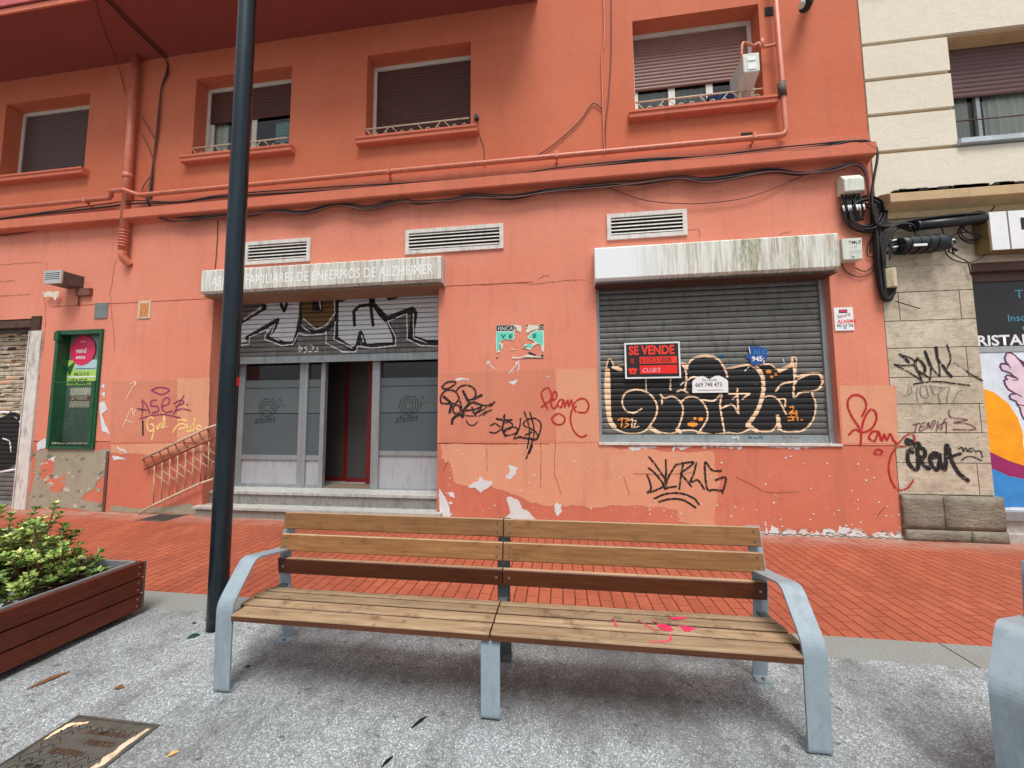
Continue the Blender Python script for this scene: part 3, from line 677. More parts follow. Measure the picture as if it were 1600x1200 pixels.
a1.poly(P([(585, 40), (670, 40), (672, 185), (590, 180)]), BK); a1.poly(P([(790, 60), (870, 60), (870, 90), (800, 112)]), BK)
st(a1, P, [[(-60, 452), (20, 450), (95, 440), (100, 385), (240, 322), (215, 400), (350, 450), (440, 440), (485, 350), (530, 370), (680, 360), (700, 340), (695, 430), (830, 500), (930, 500), (945, 455), (1060, 470), (1240, 450), (1240, 380), (1180, 262), (1330, 200), (1330, 400), (1440, 450), (1590, 455)],
            [(770, 260), (760, 400), (900, 470)], [(1378, 200), (1382, 390), (1480, 428)], [(762, 60), (765, 200), (700, 290), (620, 325), (520, 240)], [(510, 300), (570, 345)], [(640, 60), (655, 160)], [(50, 250), (190, 160)], [(300, 280), (262, 375), (330, 410)],
            [(485, 460), (490, 500), (512, 472), (486, 452)], [(552, 450), (530, 465), (550, 485), (528, 505)], [(575, 445), (602, 462), (580, 500), (562, 492)], [(610, 497), (632, 492), (630, 465)], [(1065, 160), (1110, 225)], [(975, 370), (990, 420)]], 8, WS, k5)
sh1 = shutter('roller_shutter', -5.27, -1.77, 2.42, 3.42, .35, .077, a1, M['shutter'], M['shutter_groove'], B)
bm = BM(); box(bm, -5.27, -1.77, .335, .375, 2.31, 2.42); obj('bottom_rail', bm, M['shutter_rail'], sh1, bevel=.004)
# shop front frame
Y = .45; zt = 2.75
bm = BM()
def xat(px, py=650): return W(px, py, Y)[0]
X = [xat(a) for a in (372, 380, 467, 479.5, 500.5, 507, 582, 593.5, 688)]
zk1, zk0 = W(420, 711, Y)[1], W(420, 718, Y)[1]
zR1, zR0 = W(640, 705, Y)[1], W(640, 712, Y)[1]
box(bm, -5.338, X[1], Y, Y+.06, .338, zt); box(bm, X[2], X[3], Y-.01, Y+.06, .338, zt); box(bm, X[4], X[5], Y-.01, Y+.06, .338, zt)
box(bm, X[6], X[7], Y-.03, Y+.08, .338, zt)
box(bm, X[1], X[2], Y, Y+.05, zk0, zk1); box(bm, X[3], X[4], Y, Y+.05, zk0, zk1); box(bm, X[7], -1.702, Y, Y+.05, zR0, zR1)
box(bm, X[1], X[2], Y, Y+.05, .338, .39); box(bm, X[3], X[4], Y, Y+.05, .338, .39); box(bm, X[7], -1.702, Y, Y+.05, .338, .36)
box(bm, (X[2]+X[3])/2-.006, (X[2]+X[3])/2+.006, Y-.014, Y-.01, .338, zt)
fr = obj('shopfront', bm, M['alu'], B, bevel=.003)
def pane_set(xa, xb, z0p):
    zdark = 2.06; z1 = 2.02; z2 = 1.50
    o = obj('kick_panel', bx(xa, xb, Y+.02, Y+.03, .36, z0p), M['kick'], fr)
    o = obj('frosted_pane', bx(xa, xb, Y+.02, Y+.03, z0p, 1.50), M['frost2'], fr)
    o = obj('frosted_pane', bx(xa, xb, Y+.02, Y+.03, 1.512, 1.915), M['frost'], fr)
    o = obj('frosted_pane', bx(xa, xb, Y+.02, Y+.03, 1.927, 2.05), M['frost'], fr)
    bm = bx(xa, xb, Y+.026, Y+.036, 2.05, zt); box(bm, xa, xb, Y+.028, Y+.034, 1.49, 1.93); obj('dark_pane', bm, M['dark_glass'], fr)
pane_set(X[1], X[2], zk0); pane_set(X[3], X[4], zk0); pane_set(X[7], -1.702, zR0)
def snail(cx, cz, par):
    """round spiral logo with small feelers over the word"""
    a = Art(); n = 70; pts = []
    for i in range(n+1):
        t = i/n*2*math.pi*3.1; r = .035+.135*i/n; pts.append((cx+r*math.cos(t+.4), cz+r*math.sin(t+.4)*1.02))
    a.line(pts, .013, 'logo', False)
    a.line([(cx+.16, cz-.10), (cx+.20, cz+.0), (cx+.20, cz+.10), (cx+.235, cz+.13), (cx+.25, cz+.08)], .010, 'logo'); a.line([(cx+.20, cz-.02), (cx+.25, cz+.04), (cx+.32, cz+.02)], .008, 'logo')
    a.mesh('logo', Y+.0185, par, .005)
    text('afades', cx-.21, cz-.275, .115, M['logo'], Y+.0185, par, width=.95, shear=.25, bold=.004, rot=math.radians(6))
c = W(417, 636, Y+.02); snail(c[0], c[1], fr); c = W(638, 633, Y+.02); snail(c[0], c[1], fr)
# room behind the open door
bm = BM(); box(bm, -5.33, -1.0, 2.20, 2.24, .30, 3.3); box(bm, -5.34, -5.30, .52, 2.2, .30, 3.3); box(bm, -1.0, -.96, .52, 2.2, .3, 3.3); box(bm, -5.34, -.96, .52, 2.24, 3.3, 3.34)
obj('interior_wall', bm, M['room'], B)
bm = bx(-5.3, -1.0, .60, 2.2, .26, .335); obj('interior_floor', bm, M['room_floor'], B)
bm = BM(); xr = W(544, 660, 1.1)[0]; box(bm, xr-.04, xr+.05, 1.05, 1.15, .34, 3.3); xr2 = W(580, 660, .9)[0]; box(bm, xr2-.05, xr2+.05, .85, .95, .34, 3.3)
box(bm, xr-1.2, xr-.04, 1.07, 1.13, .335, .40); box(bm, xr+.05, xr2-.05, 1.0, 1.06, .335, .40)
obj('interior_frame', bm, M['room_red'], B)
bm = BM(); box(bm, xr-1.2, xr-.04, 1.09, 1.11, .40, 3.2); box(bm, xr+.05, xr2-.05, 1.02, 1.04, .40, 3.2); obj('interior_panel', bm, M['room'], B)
bm = bx(X[5]+.02, X[6]-.02, .47, .78, .340, .352); obj('doormat', bm, M['mat_brown'], B)
# ---- right shop window
obj('shutter_guide', bx(.50, .545, .08, .19, 1.10, 3.3), M['alu'], B); obj('shutter_guide', bx(3.295, 3.36, .09, .2, 1.10, 3.3), M['alu'], B)
bm = BM(); box(bm, .49, 3.365, -.02, .2, 1.072, 1.098); obj('metal_sill', bm, M['vent'], B, bevel=.003)
P = lambda pts: wl(crop(930, 540, 4.21, pts), .12)
a2 = Art(); k4 = .00215
sil = [(75, 170), (95, 90), (130, 150), (190, 130), (560, 115), (600, 145), (640, 90), (720, 68), (800, 85), (860, 155), (1000, 130), (1090, 130), (1150, 128), (1200, 160), (1285, 140), (1300, 78), (1318, 100), (1315, 205), (1400, 188), (1470, 188), (1495, 230), (1470, 280), (1420, 310), (1445, 380), (1430, 480), (1370, 550), (1300, 562), (1230, 556), (1200, 505), (1160, 556), (1080, 558), (1030, 540), (950, 572), (870, 568), (780, 580), (700, 570), (640, 552), (560, 556), (500, 572), (430, 565), (360, 538), (300, 568), (200, 570), (120, 530), (85, 460), (70, 300)]
sil = closed(P(sil), 4); a2.line(sil+[sil[0]], 17*k4, 'cream_spray', False); a2.poly(sil, BK)
st(a2, P, [[(82, 165), (84, 300), (92, 470), (125, 535)]], 28, 'cream_spray', k4, True)
st(a2, P, [[(1200, 465), (1212, 545)], [(1010, 525), (1060, 560)], [(360, 540), (420, 575)], [(680, 575), (760, 590)], [(575, 120), (600, 150)], [(1060, 140), (1100, 200)], [(120, 140), (170, 160)], [(1210, 165), (1290, 130)], [(540, 550), (560, 570)]], 22, 'cream_spray', k4)
st(a2, P, [[(1080, 160), (1103, 220), (1105, 300), (1070, 420), (1000, 525)]], 22, 'cream_spray', k4, True)
st(a2, P, [[(305, 415), (255, 442), (200, 425), (178, 370), (200, 312), (270, 290), (350, 312), (402, 380), (400, 460), (350, 540)], [(333, 200), (335, 292)], [(495, 200), (495, 290)], [(430, 322), (455, 345), (510, 335), (565, 375), (577, 440), (545, 545)], [(438, 385), (440, 345)], [(560, 375), (610, 338), (680, 348), (730, 410), (737, 480), (690, 560)],
            [(583, 130), (600, 200), (590, 292)], [(598, 150), (640, 90), (720, 72), (810, 92), (858, 170), (868, 205)], [(600, 235), (640, 207), (690, 212)], [(540, 302), (572, 292), (610, 312)], [(700, 355), (780, 362), (830, 320), (822, 400), (850, 565)], [(835, 410), (900, 388), (942, 445)], [(935, 285), (940, 440)], [(880, 315), (1015, 315)], [(970, 350), (1012, 317)], [(905, 350), (935, 325)],
            [(1080, 380), (1130, 332), (1200, 352), (1255, 450)], [(1205, 352), (1248, 352), (1248, 400)], [(1188, 300), (1230, 252), (1310, 238)], [(1300, 90), (1310, 200), (1306, 340), (1350, 308), (1450, 295), (1492, 245), (1470, 190), (1400, 192), (1330, 225), (1315, 250)], [(870, 150), (1000, 128), (1050, 150)]], 10, 'cream_spray', k4, True)
def ell(PP, cx, cy, rx, ry): return PP([(cx+rx*math.cos(t*.5), cy+ry*math.sin(t*.5)) for t in range(13)])
for e in ((640, 517, 34, 17), (656, 480, 11, 9), (694, 484, 17, 13), (1140, 172, 20, 13), (1188, 188, 12, 10), (1160, 206, 10, 9)): a2.poly(ell(P, *e), 'orange_spray')
a2.poly(ell(P, 828, 72, 24, 16), 'teal_spray')
st(a2, P, [[(150, 490), (178, 478), (172, 535)], [(190, 480), (218, 482), (200, 505), (218, 520), (190, 540)], [(1280, 405), (1300, 402), (1305, 425), (1275, 445), (1312, 445)], [(1325, 425), (1320, 465)], [(1270, 470), (1310, 468)], [(1270, 492), (1305, 490), (1290, 460)], [(1330, 460), (1332, 492)], [(1355, 488), (1360, 488)]], 8, 'orange_spray', k4)
st(a2, P, [[(222, 492), (245, 480), (240, 540)], [(250, 492), (270, 495), (252, 540), (285, 532)]], 7, 'cream_spray', k4)
st(a2, P, [[(590, 235), (560, 260)], [(1010, 140), (985, 165)], [(1235, 90), (1245, 115)], [(1070, 60), (1110, 110)]], 5, 'white_spray', k4)
sh2 = shutter('roller_shutter', .545, 3.295, 1.20, 3.30, .12, .0765, a2, M['shutter'], M['shutter_groove'], B)
bm = bx(.545, 3.295, .105, .14, 1.10, 1.20); obj('bottom_rail', bm, M['shutter_rail'], sh2, bevel=.003)
P = lambda pts: wl(crop(930, 540, 4.21, pts), .104)
a = Art(); st(a, P, [[(360, 600), (385, 615)], [(400, 597), (370, 612)], [(450, 600), (455, 615)], [(480, 600), (470, 615), (500, 600)]], 4, 'grey_spray', k4)
st(a, P, [[(1012, 592), (1010, 612), (1035, 605), (1012, 600)], [(1045, 595), (1050, 612), (1068, 610)], [(1075, 612), (1085, 595), (1095, 612)], [(1100, 595), (1095, 612)]], 5, 'teal_spray', k4); st(a, P, [[(900, 600), (925, 605)], [(935, 595), (945, 612)]], 5, 'white_spray', k4)
st(a, P, [[(1235, 592), (1240, 612), (1262, 596)], [(1275, 610), (1285, 595), (1295, 610)], [(1310, 595), (1320, 612), (1340, 600)]], 4, 'mat_brown', k4)
a.mesh('graffiti', .1035, sh2, .004)
# ---- far left shop with its torn box
M['weathered'] = simple('weathered_slat_paint', rgb(182, 168, 144), .7, .1, .3, 9, grime=rgb(110, 92, 70)); M['weathered_dark'] = simple('weathered_dark_slat', rgb(92, 78, 66), .7, .1, .3, 9)
a3 = Art(); P3 = lambda pts: wl(pts, .16)
rr = random.Random(3)
a3.poly(P3([(-80, 522), (60, 520), (52, 662), (-80, 668)]), 'weathered')
for i in range(150):
    px, py = rr.uniform(-70, 50), rr.uniform(516, 655); w_ = rr.uniform(4, 16)
    a3.line(P3([(px, py), (px+w_, py-1)]), rr.uniform(.012, .04), rr.choice(['black_paint', 'brown_spray', 'paper', 'brown_spray', 'peach', 'weathered_dark', 'weathered_dark', 'weathered_dark']), False)
a3.poly(closed(P3([(-40, 700), (-20, 665), (20, 648), (34, 672), (36, 700), (25, 725), (-10, 735)]), 5), BK)
a3.line(P3([(-60, 700), (-20, 650), (15, 645), (36, 668), (38, 700), (28, 730), (-20, 740)]), .03, WS); a3.line(P3([(5, 655), (18, 647), (30, 652), (22, 662), (8, 664), (5, 655)]), .07, BK); a3.line(P3([(5, 685), (15, 690), (17, 705)]), .02, WS)
sh3 = shutter('roller_shutter', -12, -8.76, .08, 3.0, .16, .075, a3, M['shutter'], M['shutter_groove'], B)
obj('bottom_rail', bx(-12, -8.76, .145, .18, .0, .08), M['shutter_rail'], sh3)
bm = BM(); box(bm, -8.72, -8.50, -.03, .0, 0, 2.90); box(bm, -8.76, -8.74, -.03, .16, .0, 2.9); obj('white_pilaster', bm, simple('chipped_white_paint', rgb(208, 204, 196), .6, 0, .1, 8, .1, grime=rgb(120, 70, 50)), B)
bm = BM()
box(bm, -12, -8.74, .06, .12, 2.98, 3.14); prism(bm, [(-.02, 2.97), (.02, 2.97), (.05, 3.12), (.02, 3.14)], -12, -8.62); box(bm, -8.74, -8.56, -.025, .05, 2.90, 3.15)
obj('broken_shutter_housing', bm, simple('rusty_dark_metal', rgb(72, 48, 40), .8, .2, .4, 9), B)
# ---- green display window
gx0, gx1, gz0, gz1 = -8.2, -7.31, .96, 2.885
bm = BM(); box(bm, gx0, gx0+.06, -.035, .16, gz0, gz1); box(bm, gx1-.05, gx1, -.03, .16, gz0, gz1); box(bm, gx0+.06, gx1-.05, -.03, .16, gz1-.07, gz1); box(bm, gx0+.06, gx1-.05, -.03, .16, gz0, gz0+.06)
box(bm, gx0-.012, gx0+.075, -.05, .0, gz1-.17, gz1-.02)
gw = obj('display_window', bm, M['green'], B, bevel=.004)
obj('pane', bx(gx0+.06, gx1-.05, .12, .13, gz0+.06, gz1-.07), M['gglass'], gw)
bm = BM()
zz0, zz1, xx0, xx1 = gz0+.05, 2.04, gx0+.05, gx1-.04
box(bm, xx0, xx1, -.045, -.03, zz1-.02, zz1); box(bm, xx1-.07, xx1, -.04, -.03, zz0, zz1-.02)
d = .042
for s in (1, -1):
    t = -2.0
    while t < 2.6:
        # diagonal wires clipped to the grille
        if s == 1: x_a, z_a, x_b, z_b = xx0+t, zz0, xx0+t+(zz1-zz0), zz1
        else: x_a, z_a, x_b, z_b = xx0+t, zz1, xx0+t+(zz1-zz0), zz0
        def cut(xc):
            f = (xc-x_a)/(x_b-x_a); return (xc, z_a+(z_b-z_a)*f)
        pa = (x_a, z_a) if x_a >= xx0 else cut(xx0); pb = (x_b, z_b) if x_b <= xx1 else cut(xx1)
        if x_a < xx1 and x_b > xx0 and pb[0] > pa[0]: tube(bm, [(pa[0], -.036, pa[1]), (pb[0], -.036, pb[1])], .0035, 3)
        t += d
obj('wire_grille', bm, M['green'], gw)
# ---- paint patches, bare plaster and graffiti on the wall (each its own thin layer)
def patch(pts, m, name, Y=-.002, amp=.012, seed=0, cell=.008, depth=3):
    a = Art(); a.poly(rag(wl(pts), amp, depth, seed), m); a.mesh(name, Y, B, cell)
patch([(175, 596), (276, 594), (276, 691.5), (173, 691.5)], 'peach_red', 'paint_patch', amp=.01)
patch([(277, 591), (328, 590), (325.5, 691.5), (277, 691.5)], 'peach', 'paint_patch', amp=.008)
patch([(172, 694), (324.5, 695), (324, 704), (250, 712), (172, 708)], 'peach', 'paint_patch', amp=.03)
patch([(688, 584), (866, 576), (868, 690.5), (688, 691)], 'peach_red', 'paint_patch', amp=.01)
patch([(868.5, 577), (931, 575), (936, 690.5), (870, 690.5)], 'peach', 'paint_patch', amp=.006)
patch([(688, 694), (934, 694), (960, 700), (1000, 697), (1040, 706), (1113, 704), (1122, 740), (1121, 775), (1118, 822), (1066, 816), (1060, 797), (1000, 790), (935, 793), (870, 790), (825, 783), (790, 768), (752, 757), (712, 756), (704, 725), (690, 716)], 'peach', 'paint_patch', amp=.03, seed=4)
patch([(1311, 602), (1396, 602), (1400, 606), (1404, 693), (1317, 693)], 'peach', 'paint_patch', amp=.006)
a = Art(); Q = lambda pts: wl(crop(600, 550, 4, pts))
chips = [[(515, 850), (560, 812), (590, 808), (610, 772), (640, 805), (682, 812), (650, 850), (605, 882), (575, 850)], [(780, 708), (838, 722), (822, 765), (790, 797), (762, 785), (785, 750)], [(345, 850), (380, 900), (412, 1000), (412, 1042), (350, 1038)],
         [(768, 908), (832, 918), (870, 985), (912, 1000), (945, 1045), (1010, 1062), (742, 1050), (790, 1005)], [(1075, 940), (1110, 950), (1108, 1000), (1085, 1025), (1068, 980)], [(398, 880), (432, 876), (440, 912), (415, 905)], [(400, 938), (425, 935), (420, 955)], [(780, 185), (838, 172), (810, 205)], [(450, 168), (535, 170), (530, 177), (450, 178)],
         [(1010, 148), (1040, 155), (1025, 162)], [(800, 128), (812, 122), (808, 130)]]
for i, c_ in enumerate(chips): a.poly(rag(Q(c_), .016, 3, i), 'white_plaster')
for q_ in ([(648, 62), (668, 84), (690, 107)], [(645, 75), (648, 60), (662, 60)], [(782, 130), (812, 98), (838, 62)], [(840, 60), (843, 90), (838, 118)], [(822, 72), (846, 58)]): a.line(Q(q_), .014, 'white_plaster')
r_ = random.Random(11)
for i in range(150):
    px = r_.uniform(690, 1408); py = 690+150*r_.random()**.6
    if py > 793.7+.0352*px: continue
    x, z = W(px, py); rr_ = r_.uniform(.005, .014)
    a.poly(rag([(x-rr_, z), (x, z-rr_*r_.uniform(.5, 1)), (x+rr_*r_.uniform(.8, 1.6), z), (x, z+rr_)], .006, 2, i), 'white_plaster')
# crumbling edge along the pavement and under the metal sill
def edge_strip(px0, px1, ybase, hmin, hmax, seed, mat='white_plaster', up=True):
    r = random.Random(seed); top = []; n = int((px1-px0)/5)
    for i in range(n+1):
        px = px0+(px1-px0)*i/n; h = (hmin+(hmax-hmin)*max(0, .5+.5*math.sin(i*.37+seed)*math.cos(i*.11))*r.uniform(.3, 1.3))*(1 if r.random() > .22 else .35); top.append((px, h))
    lo = [(px, ybase(px)) for px, h in top]; hi = [(px, ybase(px)-h if up else ybase(px)+h) for px, h in top]
    a.poly(rag(wl(lo+hi[::-1]), .014, 2, seed), mat)
gb = lambda px: 793.7+.0352*px-.5
edge_strip(1195, 1412, gb, 6, 19, 2); edge_strip(845, 1195, gb, 2, 9, 5); edge_strip(690, 850, gb, 1, 6, 8)
for q0, q1, sd_ in ((982, 1030, 1), (1052, 1080, 2), (1098, 1160, 3), (1190, 1220, 4), (1212, 1284, 5)): edge_strip(q0, q1, lambda px: 697.5, 1, 7, sd_, up=False)
for c_ in ([(60, 690), (72, 684), (75, 700), (58, 704)], [(156, 630), (164, 626), (168, 640), (160, 648), (168, 668), (174, 680), (160, 674)], [(158, 604), (164, 600), (164, 608)], [(183, 697), (196, 703), (200, 709), (188, 704)], [(176, 712), (200, 718), (178, 720)], [(158, 615), (166, 614), (164, 622)]):
    a.poly(rag(wl(c_), .014, 3, len(c_)), 'white_plaster')
for i in range(120):
    px_ = r_.uniform(1196, 1410) if i < 80 else r_.uniform(700, 1190); x_, z_ = W(px_, gb(px_)-r_.uniform(1, 13 if i < 80 else 5)); q_ = r_.uniform(.008, .04)
    a.poly(rag([(x_-q_, z_), (x_, z_-q_*.35), (x_+q_, z_), (x_, z_+q_*.4)], q_*.4, 2, i), r_.choice(('cement', 'cement_dark', 'cement_pale', 'coral_low')))
q_ = [W(px_, gb(px_)-.6-abs(math.sin(px_*.31))*1.4) for px_ in range(1190, 1413, 6)]; a.line(q_, .014, 'cement_dark', False)
a.mesh('bare_plaster', -.004, B, .007)
a = Art(); a.poly(rag(wl([(56, 703), (75, 703), (148, 703), (171, 700), (172, 712), (168, 742), (150, 756), (138, 770), (127, 780), (150, 784), (165, 786), (165, 798.5), (43, 794.5), (55, 740)]), .03, 3, 2), 'cement')
a.poly(rag(wl([(172, 788), (215, 795), (300, 786), (312, 800), (300, 803.5), (172, 799)]), .02, 3, 2), 'cement')
a.poly(rag(wl([(62, 740), (66, 722), (82, 714), (86, 728), (80, 742), (92, 748), (102, 740), (104, 752), (98, 768), (84, 770), (72, 756)]), .02, 3, 5), 'coral_low')
a.poly(rag(wl([(72, 716), (88, 712), (84, 722)]), .02, 3, 5), 'white_plaster')
r_ = random.Random(23)
for i in range(70):
    x_, z_ = W(r_.uniform(52, 166), r_.uniform(708, 794)); q_ = r_.uniform(.015, .07)
    a.poly(rag([(x_-q_, z_), (x_-q_*.2, z_-q_*.5), (x_+q_, z_), (x_+q_*.1, z_+q_*.6)], q_*.4, 3, i), r_.choice(('cement_dark', 'cement_pale', 'cement', 'cement_dark', 'cement_pale')))
a.mesh('bare_cement', -.0035, B, .008)
obj('drain_channel', prism(BM(), [(-.015, 0), (0, 0), (0, .93), (-.015, .93)], W(163.5, 760)[0], W(167.5, 760)[0]), simple('dark_rusty_channel', rgb(96, 66, 58), .8), B)
for c_, mm in ((wl([(150, 474), (167, 473), (168, 497), (150, 498)]), 'steel'), (wl([(218, 471), (236, 470), (235, 497), (218, 498)]), 'rail_cream')):
    xs = [q[0] for q in c_]; zs = [q[1] for q in c_]; obj('cover_plate', bx(min(xs), max(xs), -.012, 0, min(zs), max(zs)), M[mm], B, bevel=.003)
obj('rust_patch', bx(W(220, 480)[0], W(233.5, 480)[0], -.014, -.012, W(226, 495)[1], W(226, 474)[1]), simple('orange_wood', rgb(196, 126, 74), .8, 0, .2, 20), B)
a = Art(); r_ = random.Random(17)
for q in ([(752, 446), (790, 442), (830, 444), (880, 439), (925, 437)], [(842, 437), (850, 430), (862, 433)], [(0, 414), (40, 411), (72, 409)], [(0, 463), (60, 458)], [(72, 410), (74, 425)], [(70, 462), (72, 500), (66, 560)], [(182, 405), (178, 420), (176, 440), (172, 458), (176, 500), (180, 560)], [(1070, 360), (1092, 358), (1094, 376)], [(1217, 366), (1240, 360)],
          [(868, 690), (866, 740), (880, 780)], [(760, 700), (762, 745)], [(845, 690), (846, 780)], [(990, 740), (1040, 742), (1090, 738)], [(1150, 745), (1200, 770), (1260, 768)], [(1180, 600), (1180, 601)], [(975, 745), (985, 780)], [(1383, 790), (1365, 815)], [(700, 720), (690, 740)], [(0, 440), (30, 437)]):
    q = wl(q); p_ = []
    for (x0_, z0_), (x1_, z1_) in zip(q, q[1:]):
        for t_ in range(5): p_.append((x0_+(x1_-x0_)*t_/5+r_.uniform(-.008, .008), z0_+(z1_-z0_)*t_/5+r_.uniform(-.008, .008)))
    if len(p_) > 2: a.line(p_, .006, 'rust_bar', False)
a.mesh('crack', -.0045, B, .004)
def tagart(lines, PP, mat, name='graffiti', Y=-.006, par=None, cell=.0045):
    a = Art()
    for wpx, s, ls in lines:
        for q in ls: a.line(PP(q), wpx*s*1.22, mat, True)
    return a.mesh(name, Y, par or B, cell)
mpp = .0087   # metres per photo pixel on the wall plane
Q = lambda pts: wl(crop(670, 590, 8, pts))
tagart([(19, mpp/8, [[(170, 110), (230, 60), (320, 50), (330, 75), (260, 130), (190, 140), (165, 115)], [(155, 320), (150, 240), (210, 165), (300, 160), (360, 210), (400, 330), (430, 490)], [(155, 320), (230, 325), (330, 320), (370, 280)], [(340, 170), (400, 110), (480, 95), (560, 130), (590, 200), (560, 260), (500, 280)], [(310, 360), (350, 340), (390, 370), (390, 430), (340, 450), (305, 420), (310, 360)], [(420, 480), (450, 400), (500, 330), (580, 310), (650, 350), (640, 400), (590, 440)], [(470, 410), (560, 400), (650, 370)], [(540, 370), (560, 430), (590, 480)]]),
        (28, mpp/8, [[(190, 240), (250, 290), (280, 330), (275, 380), (260, 435)], [(430, 170), (470, 250), (500, 310)], [(560, 270), (660, 218)], [(290, 575), (300, 520), (360, 470), (440, 465)], [(420, 490), (450, 390), (520, 320)]]),
        (13, mpp/8, [[(470, 540), (510, 590), (570, 590), (610, 550)], [(560, 320), (700, 350), (820, 320)], [(620, 330), (740, 345), (830, 300)], [(740, 355), (770, 325), (800, 345), (750, 360)], [(590, 450), (680, 400), (720, 370)], [(630, 480), (720, 420)], [(690, 470), (730, 430), (790, 400)], [(470, 475), (560, 480)]])], Q, 'black_spray')
tagart([(15, mpp/8, [[(770, 600), (830, 575), (890, 615)], [(765, 680), (830, 690), (900, 650)], [(940, 660), (1010, 640), (1050, 590), (1000, 555), (950, 570)], [(960, 640), (1040, 620), (1105, 630), (1090, 690), (1000, 720), (950, 700), (960, 660)], [(1145, 510), (1140, 600), (1110, 680), (1065, 765), (1130, 740)], [(1250, 510), (1190, 560), (1195, 600), (1280, 640), (1350, 690), (1360, 760)], [(1195, 430), (1240, 560), (1260, 700), (1230, 880)], [(1265, 440), (1310, 600), (1310, 740), (1220, 1010)], [(1240, 520), (1330, 510), (1400, 570), (1390, 680), (1340, 775), (1240, 760)], [(1210, 715), (1290, 680)]]),
        (22, mpp/8, [[(850, 515), (940, 530), (1035, 530)], [(945, 470), (935, 570), (920, 640), (960, 730)], [(1140, 742), (1240, 760), (1340, 772)], [(1290, 850), (1255, 940)]])], Q, 'black_spray')
Q = lambda pts: wl(crop(600, 550, 4, pts))
tagart([(8.5, mpp/4, [[(1022, 355), (995, 300), (985, 250), (1020, 224), (1042, 250), (1045, 330), (1065, 352), (1085, 325)], [(985, 345), (1030, 310), (1075, 290), (1078, 255), (1062, 250), (1050, 300)], [(1122, 300), (1098, 300), (1085, 330), (1108, 345), (1122, 300), (1130, 345)], [(1130, 345), (1148, 300), (1155, 340), (1172, 300), (1182, 350), (1200, 340)], [(1200, 372), (1183, 340), (1208, 302), (1250, 292), (1280, 328), (1262, 375), (1215, 376)], [(1175, 360), (1165, 420), (1185, 490), (1228, 530), (1265, 520)], [(1060, 442), (1050, 412), (1090, 385), (1130, 410), (1120, 445), (1085, 454), (1056, 436)]])], Q, 'red_spray')
Q = lambda pts: wl(crop(900, 550, 4, pts))
tagart([(9, mpp/4, [[(455, 655), (500, 710), (562, 800)], [(445, 770), (462, 815), (468, 855), (445, 878), (510, 858), (545, 830), (500, 765), (455, 725)], [(560, 675), (562, 760), (552, 850), (580, 845), (625, 840)], [(555, 850), (578, 780), (625, 702)], [(618, 705), (680, 692), (735, 690), (690, 730), (655, 758), (690, 800), (720, 840)], [(668, 705), (655, 780), (645, 855)], [(752, 690), (735, 760), (715, 812), (760, 800), (800, 855)], [(872, 800), (935, 785), (915, 880)], [(915, 866), (860, 860), (818, 850), (805, 690), (850, 738), (905, 742)], [(490, 915), (560, 886), (650, 882), (730, 910), (768, 950)], [(520, 935), (590, 917), (670, 925), (745, 970)]])], Q, 'black_spray')
Q = lambda pts: wl(crop(1250, 450, 4.571, pts)); Q7 = lambda pts: wl(crop(1250, 650, 4.571, pts))
a = Art()
for q in ([(430, 1120), (430, 1020), (370, 920), (338, 840), (350, 785), (400, 762), (455, 790), (470, 850), (440, 915)], [(432, 1060), (450, 950), (500, 868), (538, 890), (540, 950), (500, 1010), (440, 1030), (390, 1010), (345, 1050)], [(560, 1025), (515, 1025), (490, 1070), (530, 1092), (560, 1030), (575, 1085)], [(585, 1090), (600, 1045), (618, 1085), (640, 1042), (665, 1085), (690, 1110)]): a.line(Q(q), .024, 'red_spray')
for q in ([(690, 205), (740, 150), (785, 126), (815, 150), (812, 185)], [(755, 215), (690, 222), (645, 290), (632, 380), (655, 470), (700, 525), (765, 512), (808, 455)], [(530, 252), (555, 236), (585, 250), (575, 270), (535, 268), (530, 252)]): a.line(Q7(q), .018, 'red_spray')
a.mesh('graffiti', -.007, B, .0045)
Q = lambda pts: wl(crop(0, 550, 4, pts))
tagart([(7.5, mpp/4*1.1, [[(950, 240), (985, 222), (1035, 224), (1060, 238), (1040, 255), (1010, 265), (965, 248), (948, 238)], [(888, 400), (895, 340), (890, 298), (925, 345), (937, 382)], [(858, 355), (920, 362)], [(978, 300), (948, 306), (945, 335), (985, 340), (992, 368), (955, 380)], [(1015, 340), (1055, 322), (1058, 290), (1030, 292), (1012, 335), (1030, 375), (1078, 370)], [(1088, 385), (1120, 325), (1152, 272)], [(1090, 322), (1130, 300), (1150, 318), (1100, 340)], [(1095, 370), (1140, 355), (1192, 366)], [(1170, 326), (1175, 330)], [(878, 416), (960, 395), (1040, 392), (1130, 412)]])], Q, 'purple_spray')
tagart([(6, mpp/4*1.1, [[(790, 292), (820, 240), (848, 190)], [(815, 200), (850, 186), (848, 212)], [(772, 465), (800, 400), (828, 350), (832, 385)], [(840, 400), (850, 362), (905, 360)], [(790, 425), (830, 440)]])], Q, 'cream_spray')
tagart([(10, mpp/4*1.1, [[(894, 432), (896, 516)]])], Q, 'black_spray')
Q = lambda pts: wl(crop(200, 640, 7.06, pts))
